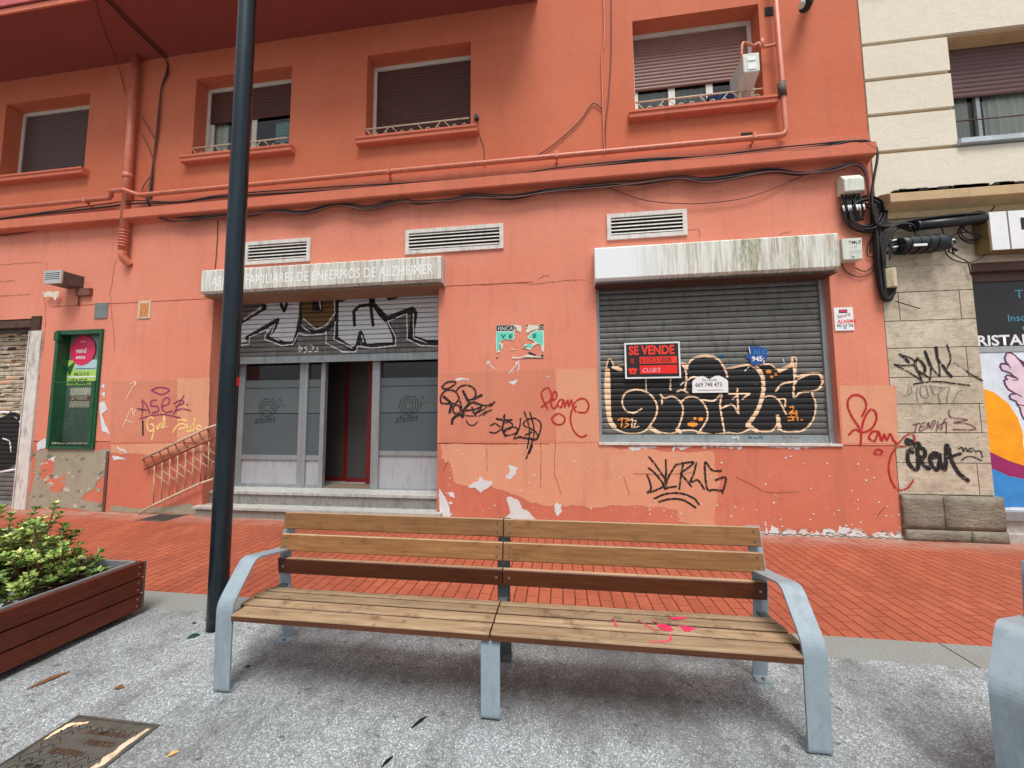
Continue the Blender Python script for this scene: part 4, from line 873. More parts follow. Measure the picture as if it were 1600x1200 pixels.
tagart([(17, mpp/7.06*1.1, [[(285, 97), (240, 85), (212, 150), (228, 220), (258, 238), (290, 200), (275, 160), (250, 165)], [(290, 190), (285, 250), (268, 325)], [(320, 180), (335, 215), (352, 160)], [(362, 150), (380, 200), (392, 130), (402, 40)], [(402, 45), (412, 130), (395, 200)], [(424, 184), (428, 190)], [(655, 125), (600, 112), (555, 118)], [(500, 250), (530, 200), (580, 160), (640, 165), (655, 190), (570, 215)], [(670, 180), (655, 240), (690, 238)], [(700, 180), (692, 225), (722, 232)], [(738, 100), (728, 220)], [(752, 205), (785, 175), (815, 190), (785, 220), (750, 200)]])], Q, 'yellow_spray')

# ================================================================== CREAM BUILDING
CB = empty('cream_building', (5.5, 0, 0), 'cream rendered building with banded upper wall, sandstone pillar and poster covered shop window', 'building')
XL, XR, PX = 3.936, 13.0, 4.90
wx0 = 4.905
holesU = [(wx0, 6.6, 4.80, 6.20, .22)]
bm = BM(); wall(bm, XL, XR, 4.12, 12, .03, [(wx0, 6.6, 4.80, 6.20, .22)], .22); obj('upper_wall', bm, M['cream_trim'], CB)
gz = [4.735, 5.235, 5.715, 6.205, 6.88]
rows = [4.16]+gz+[7.6, 8.3, 12]
bm = BM()
for a_, b_ in zip(rows, rows[1:]):
    z0 = a_+(.024 if a_ != 4.16 else 0); z1 = b_-.024
    if 4.7 < a_ < 6.1: box(bm, XL+.002, wx0-.012, -.012, .0295, z0, z1); box(bm, 6.62, XR, -.012, .0295, z0, z1)
    else: box(bm, XL+.002, XR, -.012, .0295, z0, z1)
obj('wall_band', bm, M['cream'], CB, bevel=.008)
bm = prism(BM(), [(.02, 6.90), (-.05, 6.91), (-.06, 6.95), (-.03, 6.99), (.02, 6.99)], XL+.05, XR); obj('upper_moulding', bm, M['cream_trim'], CB)
bm = prism(BM(), [(.03, 3.86), (-.02, 3.86), (-.03, 3.93), (-.15, 3.985), (-.17, 4.00), (-.17, 4.10), (-.14, 4.12), (-.02, 4.17), (.03, 4.18)], XL+.04, XR)
obj('cornice', bm, M['cream_trim'], CB)
rr = random.Random(5); bm = BM()
for i in range(60):
    x = rr.uniform(XL+.1, 6.4); box(bm, x, x+rr.uniform(.02, .14), -.14, -.02, 4.135+.0, 4.15+rr.uniform(0, .02))
obj('cornice_dirt', bm, M['soil'], CB)['kind'] = 'stuff'
# window
Y = .24; z0, z1 = 4.80, 6.20
bm = BM(); box(bm, wx0, 6.6, Y, Y+.05, z0, z0+.06); box(bm, wx0, wx0+.05, Y, Y+.05, z0, z1); box(bm, W(1528, 190, Y)[0], W(1534, 190, Y)[0], Y, Y+.05, z0, z1)
wf = obj('window', bm, M['alu'], CB)
obj('roller_blind', blind(BM(), wx0+.02, 6.6, 5.53, z1, Y-.03, .06), M['blind_wine'], wf)
obj('sill', bx(wx0-.02, 6.6, -.06, .24, z0-.06, z0-.001), simple('pale_blue_grey_sill', rgb(178, 188, 196), .5), wf, bevel=.004)
bm = BM(); quad(bm, [(wx0, Y+.03, z0), (6.6, Y+.03, z0), (6.6, Y+.03, z1), (wx0, Y+.03, z1)]); obj('pane', bm, M['glass'], wf)
bm = BM(); n = 60
for (xa, xb) in ((wx0+.06, W(1514, 190, .315)[0]), (W(1538, 190, .315)[0], 6.6)):
    pts = [(xa+(xb-xa)*i/n, .315+.018*math.sin(i*1.3)+.008*math.sin(i*.5)) for i in range(n+1)]
    for (p, q), (r, s_) in zip(pts, pts[1:]): quad(bm, [(p, q, z0), (r, s_, z0), (r, s_, z1), (p, q, z1)])
obj('curtain', bm, M['curtain'], wf)
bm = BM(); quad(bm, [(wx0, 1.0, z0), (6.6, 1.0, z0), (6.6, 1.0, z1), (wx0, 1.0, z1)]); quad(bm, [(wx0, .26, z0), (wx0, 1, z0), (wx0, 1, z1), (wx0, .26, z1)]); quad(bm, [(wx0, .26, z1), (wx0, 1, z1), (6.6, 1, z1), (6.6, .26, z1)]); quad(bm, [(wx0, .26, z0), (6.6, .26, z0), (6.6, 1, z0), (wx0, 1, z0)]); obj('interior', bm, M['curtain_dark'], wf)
tb = BM(); tube(tb, [(wx0, -.0, z0+.26), (6.6, -.0, z0+.26)], .008, 5); obj('guard_bar', tb, M['blind'], wf)
# sandstone pillar, course by course
obj('pillar_core', bx(XL, PX-.006, .012, .5, 0, 3.26), M['mortar'], CB)
cz = [.52, .886, 1.236, 1.575, 1.894, 2.248, 2.582, 2.935, 3.26]
vj = {0: [4.757], 2: [4.842], 4: [4.766], 6: [4.106, 4.754], 3: [], 1: [], 5: [], 7: []}
bm = BM(); g = .005
for i, (a_, b_) in enumerate(zip(cz, cz[1:])):
    xs = [XL+.002]+vj.get(i, [])+[PX]
    for xa, xb in zip(xs, xs[1:]): box(bm, xa+(g if xa > XL+.01 else 0), xb-(g if xb < PX else 0), 0.0, .3, a_+g, b_-g)
obj('stone_course', bm, M['stone'], CB, bevel=.004)
def rough_block(bm, x0, x1, y0, y1, z0, z1, n, seed):
    r = random.Random(seed); nx = max(2, int((x1-x0)/n)); nz = max(2, int((z1-z0)/n)); g_ = {}
    for i in range(nx+1):
        for j in range(nz+1):
            e = i in (0, nx) or j in (0, nz)
            g_[i, j] = bm.verts.new((x0+(x1-x0)*i/nx+(r.uniform(-.006, .006) if not e or True else 0), y0+(.008 if e else r.uniform(-.012, .010)), z0+(z1-z0)*j/nz+(r.uniform(-.006, .006) if 0 < j < nz else 0)))
    for i in range(nx):
        for j in range(nz): f = bm.faces.new((g_[i, j], g_[i+1, j], g_[i+1, j+1], g_[i, j+1])); f.smooth = True
    bo = [g_[i, 0] for i in range(nx+1)]+[g_[nx, j] for j in range(1, nz+1)]+[g_[i, nz] for i in range(nx-1, -1, -1)]+[g_[0, j] for j in range(nz-1, 0, -1)]
    bk = [bm.verts.new((v.co.x, y1, v.co.z)) for v in bo]
    for k in range(len(bo)): bm.faces.new((bo[k], bk[k], bk[(k+1) % len(bo)], bo[(k+1) % len(bo)]))
bm = BM(); x_ = W(1470, 800)[0]
rough_block(bm, XL+.0, x_, -.045, .3, .135, .515, .05, 1); rough_block(bm, x_+.005, PX+.045, -.05, .3, .135, .51, .05, 2)
rough_block(bm, XL+.0, x_+.25, -.05, .3, 0, .128, .04, 3); rough_block(bm, x_+.255, PX+.055, -.055, .3, 0, .128, .04, 4)
obj('plinth', bm, M['plinth'], CB)
# zone above the pillar and shop front
bm = BM(); box(bm, XL, XR, .01, .5, 3.262, 3.875); obj('lintel_wall', bm, M['stone'], CB)
bm = BM(); box(bm, PX+.002, XR, .03, .3, 3.16, 3.258); box(bm, PX+.002, XR, .10, .3, 3.05, 3.158); obj('shop_lintel', bm, M['jamb_brown'], CB)
Yp = .12
obj('shop_panel', bx(PX+.0, XR, Yp, .3, 2.262, 3.048), M['panel_black'], CB)
obj('metal_strip', bx(PX+.0, XR, Yp-.004, .3, 2.19, 2.258), M['grey_strip'], CB)
# poster artwork on the window
ps = obj('window_print', bx(PX+.0, XR, Yp+.003, .3, .335, 2.186), M['poster_white'], CB)
K = lambda pts: wl(crop(1520, 530, 4.45, pts), Yp)
a = Art()
a.poly(K([(60, 340), (150, 370), (250, 450), (310, 540), (345, 640), (356, 760), (372, 900), (60, 780)]), 'orange_print')
a.poly(K([(60, 760), (135, 790), (250, 845), (356, 880), (600, 960), (600, 1020), (356, 972), (250, 950), (140, 900), (60, 860)]), 'magenta_print')
a.poly(K([(60, 862), (140, 902), (250, 952), (356, 974), (600, 1022), (600, 1168), (60, 1168)]), 'blue_print')
hand = [(262, 92), (300, 118), (340, 165), (400, 240), (420, 560), (356, 555), (338, 520), (330, 480), (310, 455), (300, 430), (262, 415), (255, 395), (270, 380), (300, 380), (250, 350), (225, 315), (218, 285), (240, 280), (225, 262), (240, 248), (300, 270), (260, 235), (205, 215), (190, 190), (198, 170), (225, 168), (250, 178), (232, 160), (222, 130), (235, 98)]
hp = K(hand); a.poly(hp, 'skin_pink'); a.line(hp+[hp[0]], .018, 'ink', False)
a.poly(K([(285, 100), (330, 140), (420, 190), (420, 260), (350, 190)]), 'ink')
st(a, K, [[(240, 250), (290, 258), (315, 280), (280, 285)], [(262, 385), (300, 378), (340, 400)], [(310, 450), (345, 460), (380, 455)], [(205, 172), (245, 180), (262, 200)]], 3.4, 'ink', .0092/4.45*2.0, True)
a.mesh('artwork', Yp+.0005, CB, .006)
h = W(1575, 520, Yp)[1]
text('RISTALE', W(1527, 540, Yp)[0]-.005, W(1527, 541, Yp)[1]+.006, .125, M['white'], Yp-.002, CB, width=1.04, bold=.035)
text('To', W(1586, 466, Yp)[0], W(1586, 466, Yp)[1], .105, M['cyan_text'], Yp-.002, CB, bold=-.006)
text('Insc', W(1574, 502, Yp)[0], W(1574, 502, Yp)[1], .085, M['cyan_text'], Yp-.002, CB)
text('c', W(1597, 516, Yp)[0], W(1597, 516, Yp)[1], .075, M['cyan_text'], Yp-.002, CB)
bm = BM(); box(bm, PX+.056, XR, .05, .3, .235, .332); obj('shop_sill', bm, M['alu'], CB, bevel=.004)
bm = BM(); box(bm, PX+.056, XR, .10, .3, .0, .233); box(bm, PX+.058, XR, .0, .099, .0, .09); obj('shop_base', bm, simple('pale_grey_stone', rgb(172, 166, 158), .6, 0, .12, 6, .1, grime=rgb(120, 112, 100)), CB)
# white channel letters (only their left ends are in view)
SG = empty('shop_sign_letters', (5.3, 0, 3.4), 'two white box letters in dull gold trays above the poster covered shop window', 'sign')
def letter(pxs, name):
    (xa, za), (xb, zb) = W(pxs[0], 402, -.16), W(pxs[1], 340, -.16)
    obj(name, bx(xa, xb, -.16, -.02, 3.33, 3.80), simple('olive_letter_side', rgb(128, 112, 70), .5, .2, .2, 9), SG)
    obj('letter_face', bx(xa+.012, xb-.012, -.172, -.161, 3.338, 3.79), M['white'], SG, bevel=.004); return xa, xb
letter((1549, 1573), 'letter'); xa, xb = letter((1579, 1640), 'letter')
obj('letter_mark', bx(W(1598, 370, -.175)[0], xb-.2, -.175, -.172, 3.56, 3.70), M['black'], SG)
# tags on the stone
Q = lambda pts: wl(crop(1390, 530, 10, pts))
tagart([(30, mpp/10, [[(160, 240), (230, 290), (290, 360)], [(430, 300), (390, 390), (430, 490), (520, 540), (548, 450), (480, 340), (430, 300)], [(550, 190), (600, 330), (640, 430)], [(720, 130), (735, 280)], [(820, 400), (890, 510), (960, 580)]]),
        (16, mpp/10, [[(160, 240), (300, 285), (380, 340), (430, 480), (500, 650)], [(70, 390), (200, 412), (380, 400)], [(80, 400), (250, 490), (400, 580), (500, 650)], [(520, 540), (630, 610)], [(635, 420), (640, 560), (620, 640)], [(640, 420), (700, 500), (770, 570)], [(735, 280), (770, 420), (780, 570)], [(740, 290), (830, 420)], [(890, 90), (940, 240), (940, 350), (880, 470)], [(1200, 500), (1300, 570), (1450, 650)], [(370, 700), (600, 665), (800, 665), (1000, 690), (1240, 720)]])], Q, 'black_spray', par=CB)
tagart([(11, mpp/10, [[(300, 740), (280, 840), (320, 850), (340, 740)], [(430, 750), (418, 860), (435, 960)], [(480, 740), (560, 730), (590, 820), (600, 900), (540, 910), (480, 860), (480, 740)], [(620, 720), (730, 745)], [(640, 740), (700, 870), (650, 800), (700, 770)], [(760, 750), (830, 760), (760, 860), (790, 1000)], [(840, 760), (930, 750), (900, 880), (890, 1000)], [(1120, 800), (1060, 830), (980, 1000)], [(1000, 360), (1100, 420), (1200, 490)], [(470, 1020), (570, 985), (660, 1000)]])], Q, 'grey_spray', par=CB)
Q = lambda pts: wl(crop(1390, 640, 8, pts))
tagart([(9, mpp/8, [[(285, 190), (370, 170)], [(335, 185), (308, 280)], [(440, 160), (392, 180), (370, 268), (440, 235)], [(385, 215), (425, 208)], [(460, 240), (480, 160), (500, 225), (540, 140), (570, 150), (520, 240)], [(600, 150), (580, 270)], [(640, 180), (600, 212), (645, 240)], [(700, 110), (655, 180), (650, 245)], [(650, 185), (700, 160), (705, 290)], [(742, 0), (742, 70), (780, 98), (970, 125), (800, 160), (940, 170), (1060, 220), (1030, 250), (790, 245)]])], Q, 'purple_brown', par=CB)
tagart([(33, mpp/8, [[(225, 520), (228, 650), (300, 740), (350, 730), (352, 600), (345, 500), (420, 490), (440, 560), (400, 620), (350, 690)], [(380, 590), (410, 670), (480, 735), (520, 690)], [(500, 620), (595, 570), (550, 540), (500, 600), (530, 700), (590, 750), (620, 640), (610, 560)], [(620, 560), (640, 700), (690, 745), (700, 600), (705, 450), (735, 480), (760, 600), (850, 780), (975, 885)], [(262, 395), (215, 375), (210, 415), (250, 430), (268, 395)], [(350, 420), (310, 430), (330, 470), (370, 460), (360, 425)], [(265, 490), (240, 520), (280, 530)]]), (24, mpp/8, [[(700, 605), (880, 550)]]),
        (10, mpp/8, [[(860, 490), (900, 470), (920, 520), (940, 478), (962, 500)], [(960, 520), (1010, 480), (1022, 520), (985, 520)], [(1040, 480), (1060, 518), (1130, 520), (1155, 595)], [(890, 635), (960, 590), (1040, 590), (1145, 635)]])], Q, 'black_spray', par=CB)

# ================================================================== PIPES, CABLES, BOXES ON THE WALLS
def cable(par, pts, r, m='cable', n=5, name='cable'): return obj(name, tube(BM(), pts, r, 5, n), M[m], par)
def pw(pts, Y): return [W3(x, y, Y) for x, y in pts]
dp = empty('downpipe', W3(200, 300, -.09), 'thick coral rain pipe with ribbed lower bend on the left of the facade', 'pipe')
xd = W(199, 300, -.09)[0]
obj('pipe', tube(BM(), [(xd-.04, -.09, 7.52), (xd, -.09, 4.12)], .056, 14), M['pipe'], dp)
bm = BM()
for i in range(6): z = 4.20+i*.05; tube(bm, [(xd, -.09, z), (xd, -.09, z+.016)], .064, 14)
tube(bm, [(xd-.02, -.09, 5.35), (xd-.02, -.09, 5.44)], .064, 14); obj('ribbed_collar', bm, M['pipe'], dp)
obj('outlet_bend', tube(BM(), [(xd, -.09, 4.13), (xd, -.085, 4.05), (xd+.02, -.05, 3.98), (xd+.04, .0, 3.93)], .056, 14, 3), M['pipe'], dp)
gp = empty('gas_pipe', W3(1225, 213, -.14), 'long thin coral gas pipe running along the wall above the string course', 'pipe')
zp = 5.02
pts = [(-14, -.13, zp), (xd-.28, -.13, zp), (xd-.20, -.16, zp+.03), (xd-.12, -.22, zp+.05), (xd+.12, -.22, zp+.05), (xd+.22, -.16, zp+.02), (xd+.3, -.13, zp), (-2, -.13, zp-.005), (2.80, -.13, zp-.02), (2.875, -.13, zp-.01), (2.90, -.13, zp+.05), (2.90, -.12, 5.5), (2.875, -.10, 9.5)]
obj('pipe', tube(BM(), pts, .033, 10), M['pipe'], gp)
bm = BM()
for px_ in (140, 608, 870, 1180):
    x = W(px_, 260, -.13)[0]; tube(bm, [(x, 0, zp-.09), (x, -.13, zp-.05), (x, -.13, zp+.05)], .012, 5); box(bm, x-.018, x+.018, -.17, -.09, zp-.042, zp+.038)
obj('pipe_bracket', bm, M['pipe'], gp)
bm = BM(); tube(bm, [(2.895, -.12, 5.53), (2.89, -.12, 5.72)], .048, 10); obj('taped_joint', bm, simple('dark_pipe_tape', rgb(84, 72, 64), .7, 0, .4, 40), gp)
obj('branch', tube(BM(), [(2.88, -.1, 6.28), (2.70, -.1, 6.27), (2.66, -.1, 6.33), (2.60, -.1, 6.30), (2.50, -.12, 6.33), (2.44, -.14, 6.30), (2.42, -.14, 6.10)], .018, 7, 3), M['pipe'], gp)
obj('valve', tube(BM(), [(2.70, -.1, 6.27), (2.70, -.11, 6.37)], .022, 7), M['pipe'], gp)
cbl = empty('cable_run', W3(700, 280, -.1), 'thin dark cables lying along the top of the coral string course', 'cable')
top = [(-60, 350), (0, 342), (150, 325), (212, 318), (280, 316), (355, 307), (525, 297), (650, 286), (800, 274), (882, 266), (1007, 251), (1100, 245), (1200, 237), (1275, 229), (1335, 220), (1360, 225), (1371, 240), (1366, 275), (1362, 305), (1366, 340)]
cable(cbl, pw(top, -.11), .014); cable(cbl, pw([(x, y-3+2.5*math.sin(i*1.9)) for i, (x, y) in enumerate(top)], -.12), .009)
cable(cbl, pw([(x, y+2+2*math.sin(i*2.7)) for i, (x, y) in enumerate(top[10:])], -.13), .012)
low = [(228, 300), (233, 318), (242, 335), (262, 342), (300, 341), (337, 337), (387, 335), (430, 327), (475, 331), (525, 321), (575, 324), (625, 312), (650, 316), (700, 311), (735, 305), (800, 308), (862, 297), (950, 287), (1000, 285), (1060, 277), (1112, 280), (1200, 267), (1250, 270), (1300, 262), (1335, 255), (1350, 264), (1355, 280), (1358, 310), (1366, 335)]
cb2 = empty('sagging_cable_bundle', W3(700, 310, -.06), 'bundle of sagging brown black cables under the string course, looping up to the junction box', 'cable')
r_ = random.Random(9)
for k in range(5):
    ph = r_.uniform(0, 6); am = r_.uniform(1, 3.2)
    cable(cb2, pw([(x, y+am*math.sin(i*(.8+.3*k)+ph)+k*1.0-1) for i, (x, y) in enumerate(low[(0 if k < 2 else 2):])], -.05-.012*k), .011+.003*(k % 2), 'cable' if k % 2 else 'cable_brown', 4)
cable(cb2, pw([(0, 368), (60, 360), (100, 352), (150, 349), (180, 345)], -.03), .012, 'cable_brown')
cb3 = empty('hanging_wire', W3(1100, 318, -.04), 'single thin wire sagging in a shallow arc below the string course', 'cable')
cable(cb3, pw([(945, 290), (1000, 311), (1060, 318), (1120, 316), (1180, 305), (1255, 275)], -.04), .006, 'cable_brown')
cv = empty('vertical_cable', W3(240, 200, -.03), 'dark cable pair dropping from the soffit beside the thick downpipe', 'cable')
def onsoffit(px, py): g_ = G(px, py, 7.50); return (g_[0], g_[1], 7.50)
cs = [onsoffit(150, -12), onsoffit(168, 2), onsoffit(205, 40), onsoffit(243, 76), onsoffit(258, 92)]
for k, dx in enumerate((0, 5)):
    q = [(x+.05*k, y, z) for x, y, z in cs]+pw([(262-dx*.3, 112), (252, 140), (245+dx*.3, 200), (240, 250), (236-dx*.4, 296), (234, 318)], -.03)
    cable(cv, q, .012 if k else .010, 'cable_brown' if k else 'cable')
for q in ([(222, 182), (232, 200), (241, 215)], [(222, 210), (230, 225), (238, 245)], [(236, 275), (226, 288), (222, 300), (232, 312)]): cable(cv, pw(q, -.03), .007, 'cable_brown')
cs = [onsoffit(146, -12), onsoffit(160, 40), onsoffit(178, 85)]
cw = empty('thin_wire', W3(190, 130, -.03), 'very thin wire hanging from the soffit left of the downpipe', 'cable'); cable(cw, cs+pw([(188, 112), (195, 145)], -.03), .005, 'cable_brown')
cm = empty('vertical_wire_pair', W3(945, 150, -.02), 'two thin wires running down the wall left of the half shuttered window', 'cable')
cable(cm, pw([(943, -20), (944, 60), (940, 92), (942, 170), (944, 225), (947, 264)], -.02), .010, 'pipe'); cable(cm, pw([(955, -20), (955, 80), (951, 150), (946, 200), (946, 262)], -.02), .007, 'cable_brown')
cable(cm, pw([(941, 170), (926, 162), (905, 190), (870, 222), (840, 243)], -.02), .008, 'cable_brown')
cable(cm, pw([(946, 260), (952, 278), (960, 285)], -.03), .009, 'pipe')
ce = empty('wall_wire', W3(340, 380, -.012), 'thin wire dropping to the streaked white shutter box behind the lamp post', 'cable'); cable(ce, pw([(340, 344), (339, 380), (336, 420)], -.012), .006, 'cable_brown')
ch = empty('short_wall_wire', W3(750, 220, -.012), 'thin wire hanging from the small black wall fitting beside the closed brown shutter', 'cable'); cable(ch, pw([(745, 189), (749, 210), (756, 232), (757, 262)], -.015), .005, 'cable_brown')
hk = BM(); tube(hk, [(W(745, 186)[0], 0, W(745, 186)[1]), (W(745, 186)[0], -.06, W(745, 186)[1])], .035, 10); tag(obj('wall_fitting', hk, M['black_plastic'], origin=W3(745, 186)), 'small round black fitting on the wall at the right end of the middle window sill', 'wall fitting')
# junction boxes and splice closures at the seam between the buildings
def wbox(name, px0, py0, px1, py1, y0, y1, m, label, cat, bev=.008, slope=0):
    xa, za = W(px0, py0, y0); xb, zb_ = W(px1, py1, y0); t = empty(name, (xa, y1, zb_), label, cat)
    o = obj('casing', prism(BM(), [(y1, zb_), (y1, za), (y0+slope, za), (y0, za-slope*1.4), (y0, zb_)], xa, xb), M[m], t, bevel=bev); return t, (xa, xb, zb_, za)
jb, (xa, xb, zb_, za) = wbox('junction_box', 1318, 271, 1352, 297, -.14, 0, 'box_pale', 'pale plastic junction box with a fan of black cables hanging out below', 'junction box', .012, .05)
r_ = random.Random(2); bm = BM(); bw = BM()
for k in range(14):
    x = xa+(xb-xa)*(k+.5)/14; e = [(x, -.07+.02*(k % 3), zb_+.01), (x+r_.uniform(-.03, .03), -.08, zb_-.10), (x+r_.uniform(-.03, .05), -.07, zb_-.24), (x*.55+W(1345, 330)[0]*.45, -.05, zb_-.34)]
    tube(bm, e, .010, 5, 3)
    if k % 2: p = Vector(e[1]).lerp(Vector(e[2]), .6); tube(bw, [p+Vector((0, -.02, .03)), p+Vector((.01, -.02, -.04))], .010, 5)
obj('cable_tail', bm, M['cable'], jb); obj('cable_label', bw, M['white'], jb)
co = empty('cable_coil', W3(1351, 340, -.06), 'thick coil of black cable under the pale junction box', 'cable')
c0 = W(1351, 336, -.06); bm = BM()
for k in range(6):
    r0 = .125+.022*k; cx, cz = c0[0]+r_.uniform(-.012, .012), c0[1]+r_.uniform(-.012, .012)
    tube(bm, [(cx+r0*math.cos(t*.35), -.05-.014*(k % 4), cz+r0*math.sin(t*.35)) for t in range(18+k)], .013, 5)
obj('cable', bm, M['cable'], co)
tr = empty('cable_riser', W3(1372, 400, -.05), 'heavy black cable trunk running down the seam between coral wall and sandstone pillar', 'cable')
for k in range(9):
    dx = (k-4)*1.7; q = [(1365+dx*.5, 318), (1367+dx*.6, 345), (1371+dx*.8, 362), (1374+dx, 395), (1376+dx*.9, 425), (1379+dx*.8, 450), (1384+dx*.3, 466+abs(dx)*.3), (1392, 468-k), (1396+k*.5, 455-k)]
    cable(tr, pw(q, -.04-.012*(k % 4)), .017)
for k in range(6):
    q = [(1366, 326+k*3), (1372, 342+k*2), (1388, 349+k), (1410, 351-k*.6), (1440, 347-k), (1490, 341-k), (1540, 336-k*.6), (1620, 330-k*.5)]
    cable(tr, pw(q, -.05-.01*k), .015)
for k in range(8):
    q = [(1372+k, 368+k*7), (1380+k*2, 355+r_.uniform(-4, 4)), (1400+k*3, 350+r_.uniform(-3, 6)), (1425+r_.uniform(-8, 8), 356+r_.uniform(-4, 6))]
    cable(tr, pw(q, -.07-.008*k), .009)
tc = empty('cable_sleeve', W3(1485, 348, -.12), 'long black cable sleeve under the cream cornice', 'cable sleeve'); obj('sleeve', tube(BM(), [W3(1434, 353, -.12), W3(1541, 342, -.12)], .052, 12), M['black_plastic'], tc)
obj('end_cap', tube(BM(), [W3(1430, 353.5, -.12), W3(1436, 353, -.12)], .058, 12), M['black_plastic'], tc)
sp_ = empty('splice_closure', W3(1440, 383, -.12), 'black ribbed splice closure with white label fixed to the stone above the pillar', 'splice box')
obj('body', tube(BM(), [W3(1404, 385, -.12), W3(1412, 384, -.12), W3(1415, 383.5, -.12), W3(1466, 380, -.12), W3(1474, 379, -.12)], .10, 14), M['black_plastic'], sp_)
bm = BM()
for px_ in (1414, 1428, 1442, 1456): tube(bm, [W3(px_, 384-(px_-1414)*.08, -.12), W3(px_+2, 384-(px_-1414)*.08, -.12)], .108, 14)
obj('rib', bm, M['black_plastic'], sp_)
la = W(1428, 383, -.235); lb = W(1449, 381, -.235); obj('label', bx(la[0], lb[0], -.236, -.228, la[1]-.012, la[1]+.014), M['white'], sp_)
bm = BM(); bw = BM()
for k in range(16):
    s_ = 1 if k % 2 else -1; x0_, y0_ = (1404, 384) if s_ < 0 else (1474, 380)
    e = [(x0_, y0_+r_.uniform(-5, 5)), (x0_+s_*r_.uniform(6, 12), y0_+r_.uniform(-8, 10)), (x0_+s_*r_.uniform(14, 24), y0_+r_.uniform(-14, 22))]
    q = pw(e, -.10-.01*(k % 3)); tube(bm, q, .008, 5, 3)
    if k % 3 == 0: tube(bw, [Vector(q[1])+Vector((-.02, -.02, 0)), Vector(q[1])+Vector((.03, -.02, .01))], .011, 5)
obj('cable_tail', bm, M['cable'], sp_); obj('cable_label', bw, M['white'], sp_)
lw = empty('loose_cable_loops', W3(1500, 370, -.06), 'loose thin black cable loops hanging left of the white box letters', 'cable')
for k, (cx, cy, r0) in enumerate(((1518, 362, .13), (1520, 364, .15), (1517, 363, .115), (1505, 388, .22), (1408, 372, .13), (1522, 352, .17))):
    c0 = W(cx, cy, -.05); cable(lw, [(c0[0]+r0*math.cos(t*.5+k), -.04-.012*k, c0[1]+r0*.85*math.sin(t*.5+k)) for t in range(13)], .0065, 'cable', 2)
for q in ([(1480, 392), (1500, 403), (1512, 410), (1517, 430)], [(1470, 352), (1478, 375), (1484, 395)], [(1556, 320), (1545, 335), (1530, 350)], [(1398, 470), (1410, 474), (1430, 480), (1438, 482)]): cable(lw, pw(q, -.03), .006)
lc = empty('drooping_wires', W3(1345, 425, -.03), 'thin wires drooping below the square white alarm casing', 'cable')
for q in ([(1314, 408), (1322, 424), (1345, 433), (1364, 422), (1372, 395), (1370, 372)], [(1336, 418), (1352, 424), (1366, 412)], [(1370, 365), (1357, 380), (1356, 400), (1368, 400)], [(1372, 360), (1362, 372), (1360, 395)]): cable(lc, pw(q, -.02), .006)
ab, (xa, xb, zb_, za) = wbox('alarm_casing', 1315, 373, 1349, 405, -.12, 0, 'box_pale', 'square white alarm casing at the right end of the mossy shutter box', 'alarm box', .014)
text('TMLP', xa+.07, za-.075, .042, M['black'], -.1205, ab, bold=.02); text('CFS', xa+.10, za-.125, .03, M['grey_spray'], -.1205, ab)
text('T. CENT', xa+.06, zb_+.085, .028, M['grey_spray'], -.1205, ab); obj('screw', bx((xa+xb)/2-.008, (xa+xb)/2+.008, -.123, -.12, zb_+.03, zb_+.046), M['black'], ab)
bb = empty('terminal_box', W3(1398, 440, -.14), 'tall beige rounded terminal box on the sandstone pillar beside the cable trunk', 'junction box')
(xa, z1_), (xb, z0_) = W(1388, 418, -.14), W(1409, 447, -.14)
obj('casing', prism(BM(), [(xa, .0), (xb, .0), (xb, -.09), (xb-.04, -.135), (xa+.05, -.145), (xa, -.10)], z0_, z1_, 'Z'), M['box_beige'], bb, bevel=.008)
bm = BM()
for k in range(8): x = xa+(xb-xa)*(k+.5)/8; tube(bm, [(x, -.06, z0_+.01), (x-.01, -.07, z0_-.06), (x-.06, -.06, z0_-.12)], .009, 5, 3)
obj('cable_tail', bm, M['cable'], bb)
# lamp over the green window
fl = empty('wall_floodlight', W3(85, 440, -.02), 'silver fronted slatted wall unit on a bracket above the green display window', 'wall unit')
xa, za = W(70, 424, -.28); xb, zb_ = W(94.5, 441, -.28)
obj('casing', bx(xa+.01, xb+.005, -.26, -.0, zb_+.0, za-.005), simple('dark_unit_casing', rgb(88, 80, 76), .5, .2, .2, 9), fl, bevel=.006)
obj('front', bx(xa, xb+.012, -.285, -.262, zb_-.01, za+.005), simple('silver_front', rgb(196, 196, 192), .35, .4, .08, 9), fl, bevel=.004)
bm = BM()
for k in range(4): z = zb_+(za-zb_)*(.30+.16*k); box(bm, xa+.03, xb-.02, -.288, -.285, z, z+.008)
obj('slot', bm, M['hole'], fl)
bm = BM(); box(bm, xa+.25, xb+.2, -.05, 0, zb_-.14, zb_-.02); tube(bm, [(xa+.3, -.03, zb_-.02), (xa+.28, -.02, zb_-.30)], .01, 5); obj('bracket', bm, simple('brown_bracket', rgb(120, 72, 58), .7, 0, .3, 20), fl)
bm = BM(); r2 = random.Random(4)
tp = rag(wl([(74, 460), (82, 457), (101, 457), (97, 465), (92, 474), (90, 466), (76, 465)]), .02, 3, 1); bm.faces.new([bm.verts.new((x, -.055+r2.uniform(-.006, .006), z)) for x, z in tp]); bmesh.ops.triangulate(bm, faces=bm.faces[:])
obj('torn_tape', bm, M['paper'], fl)
cc = empty('wall_camera', W3(1255, 5, -.1), 'small cylindrical camera with dark head fixed high on the coral wall', 'camera')
obj('housing', tube(BM(), [W3(1268, -14, -.02), W3(1262, 0, -.12), W3(1257, 10, -.2)], .05, 12), M['box_pale'], cc); obj('head', tube(BM(), [W3(1264, -2, -.15), W3(1258, 10, -.24)], .066, 12), M['black_plastic'], cc)
obj('hood', tube(BM(), [W3(1261, -8, -.19), W3(1252, 9, -.27)], .035, 12), M['box_pale'], cc)
